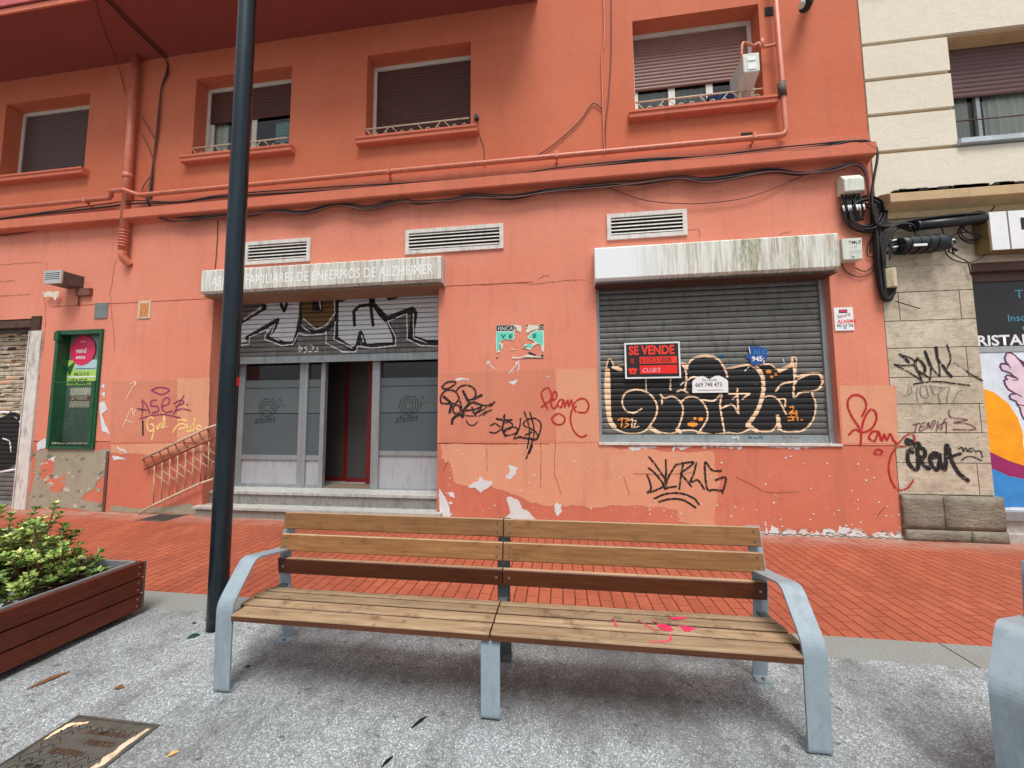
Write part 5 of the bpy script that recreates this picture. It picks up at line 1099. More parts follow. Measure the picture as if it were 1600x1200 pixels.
x0_, z0_ = W(1158, 215); x1_, z1_ = W(1175, 207); tag(obj('wall_grating', bx(x0_, x1_, -.01, 0, z0_, z1_), M['hole'], origin=(x0_, 0, z0_)), 'small dark rectangular grating in the wall above the gas pipe', 'vent grille', 'small dark wall gratings')
x0_, z0_ = W(1195, 26); x1_, z1_ = W(1208, 11); tag(obj('wall_grating', bx(x0_, x1_, -.01, 0, z0_, z1_), M['hole'], origin=(x0_, 0, z0_)), 'square dark grating at the top of the wall beside the gas riser pipe', 'vent grille', 'small dark wall gratings')
# gas flue box in the right hand window, blue cloth, pale crate
gf = empty('flue_box', (2.55, -.05, 6.1), 'white box hanging at the right side of the half shuttered window', 'flue box')
xa, za = W(1163, 84, -.22); xb, zb_ = W(1188, 110, -.22)
obj('casing', prism(BM(), [(-.22, zb_), (.16, zb_-.16), (.16, za-.02), (-.22, za)], xa-.02, xb), M['box_pale'], gf, bevel=.01)
bm = BM(); box(bm, xa+.03, xa+.13, -.226, -.221, (za+zb_)/2+.02, za-.05); box(bm, xa+.03, xa+.13, -.226, -.221, zb_+.03, (za+zb_)/2-.02); obj('front_panel', bm, M['white'], gf, bevel=.002)
obj('stem', tube(BM(), [(xa+.02, .0, zb_-.05), (xa+.02, .0, zb_-.34)], .022, 8), M['box_pale'], gf)
bm = BM(); n = 16; xs_ = W(1106, 160, .08)[0]; xe_ = W(1168, 150, .08)[0]; zt_ = 5.82; pv = None
for i in range(n+1):
    x = xs_+(xe_-xs_)*i/n; wv = .02*math.sin(i*1.1); v = [bm.verts.new((x, .10+wv, 5.60)), bm.verts.new((x, .05+wv*.6, zt_-.012*abs(math.sin(i*.7)))), bm.verts.new((x, .17+wv*.5, zt_-.02)), bm.verts.new((x, .2, 5.60))]
    if pv:
        for k in range(3): bm.faces.new((pv[k], v[k], v[k+1], pv[k+1]))
    pv = v
tag(obj('folded_cloth', bm, M['towel'], origin=(xs_, .1, 5.6)), 'folded navy blue cloth lying on the sill of the half shuttered window', 'cloth')
ct = empty('storage_crate', (-4.35, .35, 5.65), 'pale blue slatted crate behind the glass of the window next to the lamp post', 'crate')
xa, za = W(433, 193, .35); xb, zb_ = W(453, 222, .35); zb_ = max(zb_, 5.66); bm = BM(); nn = 9
for k in range(nn): z = zb_+(za-zb_)*k/nn; box(bm, xa, min(xb, -4.18), .33, .36, z, z+(za-zb_)/nn*.6)
obj('slat_panel', bm, M['teal'], ct); obj('body', bx(xa+.01, min(xb, -4.18)-.005, .362, .50, zb_, za), simple('crate_inside', rgb(96, 120, 122), .7), ct)

# ================================================================== STAIR RAILING
rl = empty('stair_railing', (-6.3, -.1, 0), 'rusty white tubular stair railing leaning along the coral wall left of the entrance', 'railing')
R = lambda pts, Y=-.06: pw(crop(200, 640, 7.06, pts), Y)
bm = BM(); tube(bm, R([(150, 550), (870, 205), (975, 170), (1070, 130)]), .017, 7); obj('top_rail', bm, M['rail_cream'], rl)
bm = BM(); tube(bm, R([(115, 1145), (320, 1035), (800, 812), (945, 765), (1030, 735)], -.07), .017, 7); obj('bottom_rail', bm, M['rail_cream'], rl)
bm = BM(); q = wl(crop(200, 640, 7.06, [(220, 655), (820, 380), (1030, 287)]))
tube(bm, [(x, -.045, z) for x, z in q], .014, 6); obj('middle_rail', bm, M['rust_bar'], rl)
for i in range(8):
    x = 290+i*86; y = 620-i*38
    obj('baluster', tube(BM(), R([(x, y), (x, y+88), (x+165, y+205), (x+168, y+115)]), .0085, 5), M['rust_rail'], rl)
    obj('baluster', tube(BM(), R([(x, y+95), (x-10, 1140-(x-115)*.465-8)]), .0085, 5), M['rust_rail'], rl)
bm = BM()
for i in range(9):
    x = 175+i*88; y = 605-i*42.5; tube(bm, R([(x-5, y-65), (x+8, y-5), (x+52, y+32)], -.04), .0085, 5)
for q in ([(820, 420), (860, 440), (930, 570)], [(890, 400), (955, 520)], [(800, 450), (875, 600)], [(930, 370), (960, 430)], [(925, 570), (925, 770)], [(855, 620), (850, 790)], [(805, 650), (800, 800)], [(960, 210), (930, 300), (930, 370)]): tube(bm, R(q), .008, 5)
obj('bent_bar', bm, M['rust_bar'], rl)

# ================================================================== STREET LAMP POST
pt = Vector((-2.47, -2.55, 9.0)); pb = Vector((-2.425, -2.55, -.01))
lp = empty('lamp_post', (pb.x, pb.y, 0), 'tall dark grey metal lamp post between the planter and the bench', 'lamp post')
bm = BM(); n = 40
tube(bm, [pb.lerp(pt, i/n) for i in range(n+1)], .0615, 36, r2=.0600); obj('post', bm, M['pole'], lp, smooth=True)
sx = W3(369, 583, -2.47); bm = BM(); prev = None
for i in range(7):
    an = math.radians(-58+i*9); x, y = pb.x-.02+.0865*math.sin(-an-1.9)+.0, 0
    an2 = math.radians(2+i*6); vx, vy = -2.4335+.0622*math.cos(an2), -2.55+.0622*math.sin(an2)
    v = (bm.verts.new((vx, vy, 1.71)), bm.verts.new((vx, vy, 1.775)))
    if prev: bm.faces.new((prev[0], v[0], v[1], prev[1]))
    prev = v
obj('sticker', bm, M['red'], lp)

# ================================================================== BENCHES
XFR = (-1.837, -.362, 1.10)
def make_bench():
    t = empty('park_bench', (0, 0, 0)); ZS = .42
    for i, xf in enumerate(XFR):
        mid = i == 1; mm = M['bench_dark'] if mid else M['bench_paint']
        # rear leg and back support: one bar, slightly curved
        bm = flatbar(BM(), [(-2.595, .008), (-2.625, .25), (-2.645, .40), (-2.655, .52), (-2.640, .62), (-2.60, .835)], .078, .010, xf)
        box(bm, xf-.043, xf+.043, -2.655, -2.575, 0, .008); obj('back_support', bm, mm, t, bevel=.002)
        bm = BM(); tube(bm, [(xf, -2.635, .008), (xf, -2.635, .016)], .011, 8); obj('anchor_bolt', bm, M['screw'], t)
        # front leg
        if mid: bm = flatbar(BM(), fillet([(-3.02, .010), (-3.085, .004), (-3.087, .372), (-2.98, .372)], .035), .095, .010, xf)
        else: bm = flatbar(BM(), fillet([(-3.02, .004), (-3.088, .004), (-3.091, .462), (-2.945, .655), (-2.70, .610), (-2.645, .605)], .045), .098, .010, xf)
        obj('arm_and_leg' if not mid else 'leg', bm, M['bench_paint'], t)
        obj('seat_bearer', flatbar(BM(), [(-3.085 if not mid else -2.98, .372), (-2.70, .372), (-2.64, .372)], .05, .010, xf+(.0 if i == 0 else -.0)), M['bench_dark'], t)
    segs = ((XFR[0]-.045+.09, XFR[1]-.004), (XFR[1]+.004, XFR[2]-.045))
    for j, (xa, xb) in enumerate(segs):
        xo0 = xa-(.0 if j == 0 else 0); xo1 = xb
        x0_, x1_ = (xo0-.01, xo1) if j == 0 else (xo0, xo1+.01)
        # seat slats: profile in (y,z)
        for k, (y0, y1, za, zb_) in enumerate(((-3.105, -3.008, .418, .418), (-2.990, -2.918, .416, .416), (-2.900, -2.831, .416, .414), (-2.815, -2.750, .413, .402))):
            th = .034; e0 = x0_+(.0 if k else .0)
            r = .008; pr = [(y0, za-th), (y0, za-r), (y0+r*.3, za-r*.3), (y0+r, za), (y1-r, zb_), (y1-r*.3, zb_-r*.3), (y1, zb_-r), (y1, zb_-th)]
            exl = XFR[0]+.052 if j == 0 and k == 0 else (x0_-.035 if j == 0 else x0_)
            exr = XFR[2]-.052 if j == 1 and k == 0 else (x1_+.035 if j == 1 else x1_)
            bm = prism(BM(), pr, exl, exr); bm.normal_update()
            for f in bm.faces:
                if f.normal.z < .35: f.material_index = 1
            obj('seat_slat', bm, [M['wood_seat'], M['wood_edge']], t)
        # back slats: rotated boxes lying on the curved support
        for k, (yc, zc, h, tilt, mm) in enumerate(((-2.682, .508, .098, -.10, 'wood_lumbar'), (-2.668, .652, .106, .17, 'wood_back'), (-2.642, .785, .106, .19, 'wood_back'))):
            c_, s_ = math.cos(tilt), math.sin(tilt); hh, tt = h/2, .014; r = .005
            loc = [(-tt, -hh+r), (-tt, hh-r), (-tt+r, hh), (tt, hh), (tt, -hh), (-tt+r, -hh)]
            pr = [(yc+a_*c_+b_*s_, zc-a_*s_+b_*c_) for a_, b_ in loc]
            xa2 = XFR[0]-.014 if j == 0 else x0_; xb2 = XFR[2]+.014 if j == 1 else x1_
            bm = prism(BM(), pr, xa2, xb2); bm.normal_update()
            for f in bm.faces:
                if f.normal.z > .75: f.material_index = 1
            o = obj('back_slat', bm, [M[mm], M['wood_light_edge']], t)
            bm = BM()
            for sx_ in (xa2+.035, xb2-.035):
                for dz in ((-.028, .028) if k else (0,)):
                    cy_, cz_ = yc+(-tt-.001)*c_+dz*s_, zc+(tt+.001)*s_+dz*c_
                    tube(bm, [(sx_, cy_+.003, cz_), (sx_, cy_-.0015, cz_)], .0065 if k else .008, 8)
            obj('screw', bm, M['screw'] if not k else M['bench_dark'], t)
    return t
bench = make_bench()
tag(bench, 'long wooden slat bench with grey metal arms in the centre of the street', 'bench', 'street benches')
def dup(root, loc, rotz):
    r = root.copy(); COL.objects.link(r); r.location = loc; r.rotation_euler = (0, 0, rotz)
    for ch in list(root.children):
        c_ = ch.copy(); COL.objects.link(c_); c_.parent = r
    return r
th = math.radians(-57)
# second bench turned about its left front foot
f0 = Vector((XFR[0]-.049, -3.09, 0)); f1 = Vector((1.60, -3.26, 0)); b2 = dup(bench, f1-(Matrix.Rotation(th, 3, 'Z') @ f0), th)
b2['label'] = 'grey armed bench cut off by the right edge of the photo'; b2['category'] = 'bench'; b2['group'] = 'street benches'
# pink spray on the seat of the first bench only
K = lambda pts: [G(x, y, .4195) for x, y in crop(930, 940, 8, pts)]
def ground_art(layers, z, parent, name, cell=.004):
    a_ = Art()
    for kind, pts, w_, m_ in layers:
        (a_.poly(pts, m_) if kind == 'p' else a_.line(pts, w_, m_))
    x0, x1, y0, y1 = a_.bounds(); X_ = np.arange(x0, x1, cell)+cell/2; Y_ = np.arange(y0, y1, cell)+cell/2
    A, mats = a_.fill(X_, Y_); V = []; FA = []; MI = []
    for j in range(len(Y_)):
        if z < .43 and z > .4 and any(abs(Y_[j]-g_) < .007 for g_ in (-2.9995, -2.9125, -2.8255)): continue
        row = A[j]; ch_ = np.flatnonzero(np.diff(row))+1; st_ = np.concatenate(([0], ch_)); en = np.concatenate((ch_, [len(row)]))
        for a2_, b2_ in zip(st_, en):
            if row[a2_] < 0: continue
            i = len(V); xa, xb, ya, yb = x0+a2_*cell, x0+b2_*cell, y0+j*cell, y0+(j+1)*cell
            V += [(xa, ya, z), (xb, ya, z), (xb, yb, z), (xa, yb, z)]; FA.append((i, i+1, i+2, i+3)); MI.append(int(row[a2_]))
    me = bpy.data.meshes.new(name); me.from_pydata(V, [], FA); me.polygons.foreach_set('material_index', MI)
    return finish(name, me, [M[m_] for m_ in mats], parent)
ground_art([('p', rag(K([(720, 235), (800, 262), (900, 290), (985, 345), (930, 362), (850, 355), (800, 320), (770, 280)]), .006, 2), 0, 'pink_spray'), ('p', rag(K([(1010, 285), (1120, 300), (1200, 310), (1270, 340), (1200, 368), (1120, 370), (1080, 330)]), .006, 2), 0, 'pink_spray'),
            ('p', rag(K([(910, 185), (960, 195), (1050, 195), (1175, 188), (1140, 212), (1050, 222), (960, 218)]), .004, 2), 0, 'pink_spray'), ('l', K([(225, 220), (240, 255), (262, 288)]), .016, 'pink_spray'), ('l', K([(540, 225), (640, 290), (730, 340), (800, 360)]), .008, 'pink_spray'),
            ('l', K([(905, 390), (945, 430), (930, 480), (850, 498), (690, 500)]), .010, 'pink_spray'), ('l', K([(1055, 170), (1068, 200)]), .006, 'pink_spray')], .4185, bench, 'spray_mark')

# ================================================================== PLANTER AND PLANTS
px0, px1, py0, py1, pzt = -4.55, -3.16, -4.6, -2.455, .395
pl = empty('wooden_planter', (px1, py1, 0), 'low rectangular planter of dark red brown boards at the left edge', 'planter')
def boards(axis, a0, a1, f, out):
    for k in range(3):
        z0_ = .045+k*.117; z1_ = z0_+.106
        b_ = BM()
        if axis == 'Y': box(b_, f-.03 if out > 0 else f, f if out > 0 else f+.03, a0, a1, z0_, z1_)
        else: box(b_, a0, a1, f-.03 if out > 0 else f, f if out > 0 else f+.03, z0_, z1_)
        o = obj('board', b_, M['wood_planter'], pl, bevel=.004)
        s_ = BM()
        if axis == 'Y' and f == px1:
            for dz in (.028, .078):
                tube(s_, [(f-.002, a1-.035, z0_+dz), (f+.002, a1-.035, z0_+dz)], .006, 8)
            obj('screw', s_, M['screw'], pl)
# the long boards run in Y; wood grain is along local X, so those use their own material
def wood_y():
    m = M['wood_planter'].copy(); m.name = 'stained_planter_wood_long'
    for nd in m.node_tree.nodes:
        if nd.type == 'MAPPING' and abs(nd.inputs['Scale'].default_value[0]-1.2) < .01: nd.inputs['Scale'].default_value = (14, 1.2, 14)
    return m
MX = M['wood_planter']; M['wood_planter'] = wood_y()
boards('Y', py0, py1-.004, px1, 1); boards('Y', py0, py1-.004, px0, -1); M['wood_planter'] = MX
boards('X', px0+.035, px1-.034, py1, 1); boards('X', px0+.035, px1-.034, py0, -1)
bm = BM(); box(bm, px1+.0005, px1+.004, py1-.008, py1+.004, .03, pzt-.006); obj('corner_trim', bm, M['bench_dark'], pl)
bm = BM(); box(bm, px1-.050, px1-.033, py0+.04, py1-.035, .05, pzt+.003); box(bm, px0+.033, px1-.05, py1-.052, py1-.035, .05, pzt+.003); obj('liner_edge', bm, M['alu'], pl)
bm = BM(); box(bm, px1-.16, px1-.08, py1-.20, py1-.10, 0, .05); box(bm, px1-.16, px1-.08, py0+.2, py0+.3, 0, .05); box(bm, px0+.1, px0+.2, py1-.2, py1-.1, 0, .05); obj('foot', bm, M['hole'], pl)
bm = BM(); r_ = random.Random(8); nx, ny = 34, 54; gg = {}
for i in range(nx+1):
    for j in range(ny+1): gg[i, j] = bm.verts.new((px0+.05+(px1-px0-.10)*i/nx, py0+.05+(py1-py0-.10)*j/ny, .335+r_.uniform(-.012, .015)))
for i in range(nx):
    for j in range(ny): bm.faces.new((gg[i, j], gg[i+1, j], gg[i+1, j+1], gg[i, j+1]))
obj('soil', bm, M['soil'], pl)
bm = BM()
for i in range(260):
    x, y = r_.uniform(px0+.1, px1-.06), r_.uniform(py0+.1, py1-.07); L = r_.uniform(.008, .028); an = r_.uniform(0, 3.14)
    dx, dy = L*math.cos(an), L*math.sin(an); z = .352+r_.uniform(0, .008); w_ = L*r_.uniform(.2, .5)
    quad(bm, [(x-dx, y-dy, z), (x+dy*.3, y-dx*.3, z+.004), (x+dx, y+dy, z), (x-dy*.3, y+dx*.3, z+.002)], r_.choice((0, 0, 1, 2)))
obj('leaf_litter', bm, [M['dry'], M['twig'], M['paper']], pl)
def leaf(bm, p, d, up, L, wd, mi):
    d = d.normalized(); side = d.cross(up)
    if side.length < .05: side = d.cross(Vector((1, 0, 0)))
    side.normalize(); nrm = side.cross(d).normalized()
    a_ = bm.verts.new(p); m1 = p+d*L*.62; tip = bm.verts.new(p+d*L+nrm*(-.10*L)); b_ = bm.verts.new(m1+side*wd*.5+nrm*.10*L); c_ = bm.verts.new(m1-side*wd*.5+nrm*.10*L); e_ = bm.verts.new(m1+nrm*.02*L)
    for f in ((a_, b_, e_), (a_, e_, c_), (b_, tip, e_), (e_, tip, c_)):
        ff = bm.faces.new(f); ff.material_index = mi
def shrub(name, base_pts, tips, label, cat, seed, Lf=.045, mats=('leaf1', 'leaf2', 'leaf3', 'leaf4'), wts=(4, 5, 3, 1.2), perw=9, group=None):
    r = random.Random(seed); cx = sum(b[0] for b in base_pts)/len(base_pts); cy = sum(b[1] for b in base_pts)/len(base_pts)
    t = empty(name, (cx, cy, .34), label, cat, group); bt = BM(); bl = BM()
    for tip in tips:
        b_ = Vector(min(base_pts, key=lambda q: (q[0]-tip[0])**2+(q[1]-tip[1])**2)+(.34,)); e = Vector(tip)
        mid = b_.lerp(e, .5)+Vector((r.uniform(-.05, .05), r.uniform(-.05, .05), -.02)); tube(bt, [b_, mid, e], .0045, 4, 3)
        ax = (e-mid).normalized()
        for wz in range(3):
            o = e-ax*(.032*wz)
            for k in range(perw-2*wz):
                an = k*2.4+wz; rad = Vector((math.cos(an), math.sin(an), 0)); d = rad*(.75+.2*wz)+ax*(1.0-.35*wz)+Vector((0, 0, .1))+Vector((r.uniform(-.3, .3),)*3)*.5
                leaf(bl, o+rad*.004, d, ax, Lf*r.uniform(.7, 1.15), Lf*.46, r.choices(range(len(mats)), wts if wz == 0 else (wts[0]*.5, wts[1], wts[2]*1.6, wts[3]*.3))[0])
    obj('stems', bt, M['twig'], t); obj('foliage', bl, [M[m_] for m_ in mats], t); return t
def dome(c, rx, ry, rz, n, seed):
    r = random.Random(seed); out = []
    while len(out) < n:
        u, v, w_ = r.uniform(-1, 1), r.uniform(-1, 1), r.uniform(0, 1); q = math.sqrt(u*u+v*v+w_*w_)
        if q > 1 or q < .45: continue
        s_ = 1+.22*math.sin(3*math.atan2(v, u)+seed)+r.uniform(-.08, .12)
        out.append((c[0]+u*rx*s_, c[1]+v*ry*s_, .37+w_*rz*s_))
    return out
shrub('leafy_shrub', [(-3.60, -2.85), (-3.68, -2.80), (-3.52, -2.80)], dome((-3.60, -2.84), .37, .31, .40, 170, 3), 'bushy light green shrub at the right end of the planter', 'shrub', 21, group='shrubs growing in the planter')
shrub('leafy_shrub', [(-4.0, -2.80), (-4.1, -2.84)], dome((-4.03, -2.84), .36, .31, .40, 150, 5), 'yellow green shrub behind the others at the left rear of the planter', 'shrub', 22, group='shrubs growing in the planter')
shrub('leafy_shrub', [(-3.66, -3.20), (-3.76, -3.12)], dome((-3.74, -3.14), .34, .29, .34, 160, 9), 'fresh green shrub nearest the camera in the planter, spilling towards the long board', 'shrub', 23, group='shrubs growing in the planter')
shrub('leafy_shrub', [(-4.2, -3.25)], dome((-4.2, -3.25), .30, .32, .36, 90, 11), 'green shrub cut off by the left edge in the planter', 'shrub', 24, group='shrubs growing in the planter')
t = empty('small_plant', (-3.36, -2.62, .34), 'small dark green rosette plant in the far right corner of the planter', 'plant'); bm = BM(); r_ = random.Random(31)
for k in range(34):
    an = k*2.4; d = Vector((math.cos(an), math.sin(an), r_.uniform(.2, 1.2))); leaf(bm, Vector((-3.36+.02*math.cos(an), -2.62+.02*math.sin(an), .345)), d, Vector((0, 0, 1)), r_.uniform(.04, .07), .026, k % 2)
obj('foliage', bm, [M['leaf2'], M['leaf3']], t)
t = empty('silvery_ground_plant', (-3.42, -3.30, .34), 'blue grey low leafy plant beside the planter long edge', 'plant'); bm = BM()
for k in range(260):
    x, y = r_.gauss(-3.46, .13), r_.gauss(-3.36, .14)
    if x > px1-.07: continue
    an = r_.uniform(0, 6.28); leaf(bm, Vector((x, y, .35+r_.uniform(0, .02))), Vector((math.cos(an), math.sin(an), r_.uniform(.1, .7))), Vector((0, 0, 1)), r_.uniform(.03, .055), .03, 0)
obj('foliage', bm, [M['leaf_grey']], t)
bm = tube(BM(), [(-3.29, -3.06, .352), (-3.25, -2.93, .365), (-3.235, -2.84, .372)], .010, 7); tag(obj('dry_stick', bm, M['dry'], origin=(-3.27, -2.95, .35)), 'short dry brown stick lying on the soil by the planter edge', 'stick')

# ================================================================== COVERS AND LITTER ON THE GROUND
mh = empty('manhole_cover', (-2.18, -3.55, 0), 'rectangular worn iron cover with raised pattern sunk in the speckled paving, bottom left', 'manhole cover')
mx0, mx1, my1, my0 = -2.40, -1.955, -3.322, -3.90
bm = BM(); box(bm, mx0, mx1, my0, my1, -.01, .0045); box(bm, mx0-.012, mx0-.001, my0, my1, -.01, .008); box(bm, mx1+.001, mx1+.012, my0, my1, -.01, .008); box(bm, mx0-.012, mx1+.012, my1+.001, my1+.012, -.01, .008)
obj('cover', bm, M['iron'], mh)
bm = BM(); r_ = random.Random(13)
for i in range(13):
    for j in range(17):
        x = mx0+.03+i*.032+(.016 if j % 2 else 0); y = my0+.02+j*.034
        if x > mx1-.045 or y > my1-.03: continue
        if -3.50 < y < -3.38 and mx0+.10 < x: continue
        L = .011; s_ = 1 if (i+j) % 2 else -1
        tube(bm, [(x-L, y-L*s_, .004), (x, y-L*s_*.1, .0085), (x+L, y+L*s_, .004)], .0035, 4)
obj('tread_pattern', bm, M['iron'], mh)
def gtext(s, x, y, h, m, z, par, bold=.02):
    c_ = bpy.data.curves.new('t', 'FONT'); c_.body = s; c_.size = h/.72; c_.offset = bold*h; c_.extrude = .0015
    t_ = bpy.data.objects.new('t', c_); COL.objects.link(t_); dg = bpy.context.evaluated_depsgraph_get(); dg.update()
    me = bpy.data.meshes.new_from_object(t_.evaluated_get(dg)); bpy.data.objects.remove(t_); bpy.data.curves.remove(c_)
    me.transform(Matrix.Translation((x, y, z))); me.materials.clear(); return finish('lettering', me, m, par)
gtext('ALUMBRADO', mx0+.16, -3.395, .026, M['iron_text'], .006, mh); gtext('PUBLICO', mx0+.22, -3.445, .026, M['iron_text'], .006, mh); gtext('FONTERIA', mx0+.12, -3.50, .026, M['iron_text'], .006, mh)
obj('key_slot', bx(mx0+.10, mx0+.135, -3.575, -3.55, .0048, .0055), M['hole'], mh); obj('key_slot', bx(mx0+.145, mx0+.18, -3.575, -3.55, .0048, .0055), M['hole'], mh)
a_ = [('p', rag([(mx0+.005, -3.36), (mx0+.09, -3.335), (mx0+.10, -3.345), (mx0+.03, -3.375), (mx0+.02, -3.44), (mx0+.004, -3.45)], .012, 3, 3), 0, 'cream_spray'), ('p', rag([(mx1-.03, -3.34), (mx1-.008, -3.33), (mx1-.01, -3.52), (mx1-.045, -3.56), (mx1-.04, -3.45)], .012, 3, 4), 0, 'rail_cream')]
ground_art(a_, .0055, mh, 'mineral_crust', .003)
gr_ = empty('drain_grate', (-5.78, -.19, 0), 'small square iron drain grate in the red bricks below the stair railing', 'drain grate')
bm = BM(); gx, gy = -6.0, -.33
for k in range(9): box(bm, gx+k*.052, gx+k*.052+.02, gy, gy+.28, .001, .006)
box(bm, gx-.02, gx+.46, gy-.02, gy, .001, .007); box(bm, gx-.02, gx+.46, gy+.28, gy+.30, .001, .007); obj('grate', bm, M['iron'], gr_); obj('pit', bx(gx, gx+.44, gy, gy+.28, .0005, .002), M['hole'], gr_)
c0 = G(28, 834); bm = BM(); box(bm, c0[0]-.55, c0[0]+.25, -1.25, -.85, -.01, .006); box(bm, c0[0]-.53, c0[0]+.23, -1.23, -.87, .006, .009); tag(obj('inspection_cover', bm, simple('dark_cover_plate', rgb(62, 64, 66), .6, .3, .2, 14), origin=(c0[0], -1, 0)), 'dark flat metal cover in the red brick paving behind the planter', 'inspection cover')
def litter(name, px, py, L, wd, an, m, label, cat, h=.006):
    grp = {'dry_leaf': 'dry leaves lying on the paving', 'twig': 'small scraps lying on the paving'}.get(name)
    g_ = G(px, py); bm = BM(); n = 8; up_ = []; lo_ = []
    ca, sa = math.cos(an), math.sin(an)
    for i in range(n+1):
        u = -L/2+L*i/n; w_ = wd/2*math.sin(math.pi*min(max(i/n, .06), .94)); z = .003+h*math.sin(math.pi*i/n)
        for s_, lst in ((1, up_), (-1, lo_)): lst.append(bm.verts.new((g_[0]+u*ca-s_*w_*sa, g_[1]+u*sa+s_*w_*ca, z+(.004 if s_ > 0 else 0))))
    for i in range(n): bm.faces.new((lo_[i], lo_[i+1], up_[i+1], up_[i]))
    bmesh.ops.solidify(bm, geom=bm.faces[:], thickness=.0015)
    return tag(obj(name, bm, M[m], origin=(g_[0], g_[1], 0)), label, cat, grp)
litter('dry_leaf', 76, 1064, .155, .03, math.radians(72), 'dry', 'long curled dry brown leaf on the pale paving near the planter', 'leaf')
litter('dry_leaf', 186, 1076, .045, .03, .3, 'dry', 'small tan dry leaf between the planter and the iron cover', 'leaf')
litter('dry_leaf', 270, 1180, .04, .016, .8, 'yellow_spray', 'pale yellow leaf fragment at the bottom between cover and bench', 'leaf')
litter('green_plastic_shard', 302, 996, .07, .028, math.radians(50), 'green_glass', 'glossy green plastic shard on the paving beside the bench front leg', 'litter', .012)
for i, (px_, py_, L, an, lb) in enumerate(((303, 975, .03, .4, 'tiny dark leaf crumb beside the foot of the lamp post'), (655, 1130, .09, 1.0, 'thin dark twig on the paving left of the middle bench leg'), (605, 1192, .06, 1.1, 'short dark twig at the very bottom centre left'), (387, 1043, .03, .5, 'small dark crumb just right of the left bench leg'), (1312, 1108, .035, 2.2, 'short white stub right of the right bench leg'))):
    litter('twig', px_, py_, L, .012, an, 'paper' if i == 4 else 'hole', lb, 'litter', .004)

# ================================================================== SIGNS, POSTERS, STICKERS
def rect_px(pts, Y): q = wl(pts, Y); return min(x for x, z in q), max(x for x, z in q), min(z for x, z in q), max(z for x, z in q)
Y = .075; x0, x1, z0, z1 = rect_px([(977, 592), (1062, 534), (1064, 590), (976, 536)], Y)
sg = empty('for_sale_sign', (x0, Y, z0), 'black and red for sale sign with white border on the graffiti covered shutter', 'sign')
obj('sheet', bx(x0, x1, Y, Y+.006, z0, z1), M['white'], sg); w_, h_ = x1-x0, z1-z0
obj('panel', bx(x0+.022, x1-.022, Y-.002, Y, z0+.022, z1-.022), M['black'], sg)
text('SE VENDE', x0+.055, z1-.035-.125, .118, M['fluo'], Y-.003, sg, width=.98*(w_-.11)/.62*.86, bold=.045)
obj('field', bx(x0+w_*.27, x1-.045, Y-.004, Y-.002, z0+h_*.41, z0+h_*.60), M['fluo'], sg); obj('field', bx(x0+w_*.27, x1-.045, Y-.004, Y-.002, z0+h_*.13, z0+h_*.36), M['red'], sg)
text('630531808', x0+w_*.285, z0+h_*.435, .075, M['dark_red'], Y-.005, sg, width=.84, bold=.03)
text('CU.8/3', x0+w_*.30, z0+h_*.17, .06, M['skin_pink'], Y-.005, sg, width=.95, shear=.3, bold=-.01)
a = Art(); K = lambda pts: wl(crop(970, 530, 16, pts), Y)
a.poly(K([(235, 500), (290, 470), (325, 500), (320, 560), (350, 600), (345, 640), (300, 610), (250, 590)]), 'dark_red')
a.poly(K([(185, 740), (290, 720), (400, 735), (415, 790), (370, 790), (380, 870), (215, 870), (220, 790), (180, 790)]), 'fluo'); a.poly(K([(285, 790), (325, 790), (330, 840), (280, 840)]), 'black')
a.mesh('pictogram', Y-.005, sg, .0025)
Y = .095; pap = wl(crop(1070, 540, 9.41, [(110, 695), (110, 525), (150, 490), (200, 460), (250, 447), (300, 458), (340, 485), (365, 495), (400, 470), (450, 445), (500, 440), (560, 465), (610, 495), (635, 520), (640, 690)]), Y)
sg = empty('paper_notice', (pap[0][0], Y, pap[0][1]), 'white scallop topped paper notice with a phone number on the graffiti covered shutter', 'notice')
bm = BM(); prism(bm, [(x, z) for x, z in pap], Y-.001, Y+.003, 'Y'); obj('sheet', bm, M['white'], sg)
text('Se vende', pap[0][0]+.13, pap[0][1]+.15, .036, M['black'], Y-.002, sg); text('669 748 473', pap[0][0]+.04, pap[0][1]+.078, .056, M['black'], Y-.002, sg, bold=.01, width=.84)
a = Art(); a.line(wl(crop(1070, 540, 9.41, [(190, 657), (560, 652)]), Y), .007, 'grey_spray', False); a.mesh('small_print', Y-.002, sg, .003)
sg = empty('torn_blue_sticker', W3(1180, 570, .1), 'torn round blue sticker fragment with white digits on the graffiti covered shutter', 'sticker')
bp = rag(wl(crop(1070, 540, 9.41, [(930, 5), (990, 15), (1060, 8), (1110, 25), (1205, 45), (1210, 90), (1195, 120), (1215, 150), (1180, 200), (1160, 250), (1100, 262), (1060, 285), (990, 280), (965, 250), (960, 200), (895, 165), (900, 140), (955, 120)]), .10), .010, 2, 3)
bm = BM(); prism(bm, bp, .098, .102, 'Y'); obj('sheet', bm, M['blue'], sg)
p0 = W(*crop(1070, 540, 9.41, [(1005, 132)])[0], .1); text('ALC', p0[0], p0[1], .065, M['blue_print'], .0965, sg, bold=.01); p0 = W(*crop(1070, 540, 9.41, [(985, 228)])[0], .1); text('945·', p0[0], p0[1], .062, M['white'], .0965, sg, bold=.04)
a = Art(); K = lambda pts: wl(crop(1070, 540, 9.41, pts), .1); a.poly(K([(935, 8), (948, 15), (965, 120), (952, 118)]), 'white'); a.poly(K([(1150, 225), (1170, 215), (1165, 265), (1155, 262)]), 'white'); a.mesh('torn_edge', .0965, sg, .003)
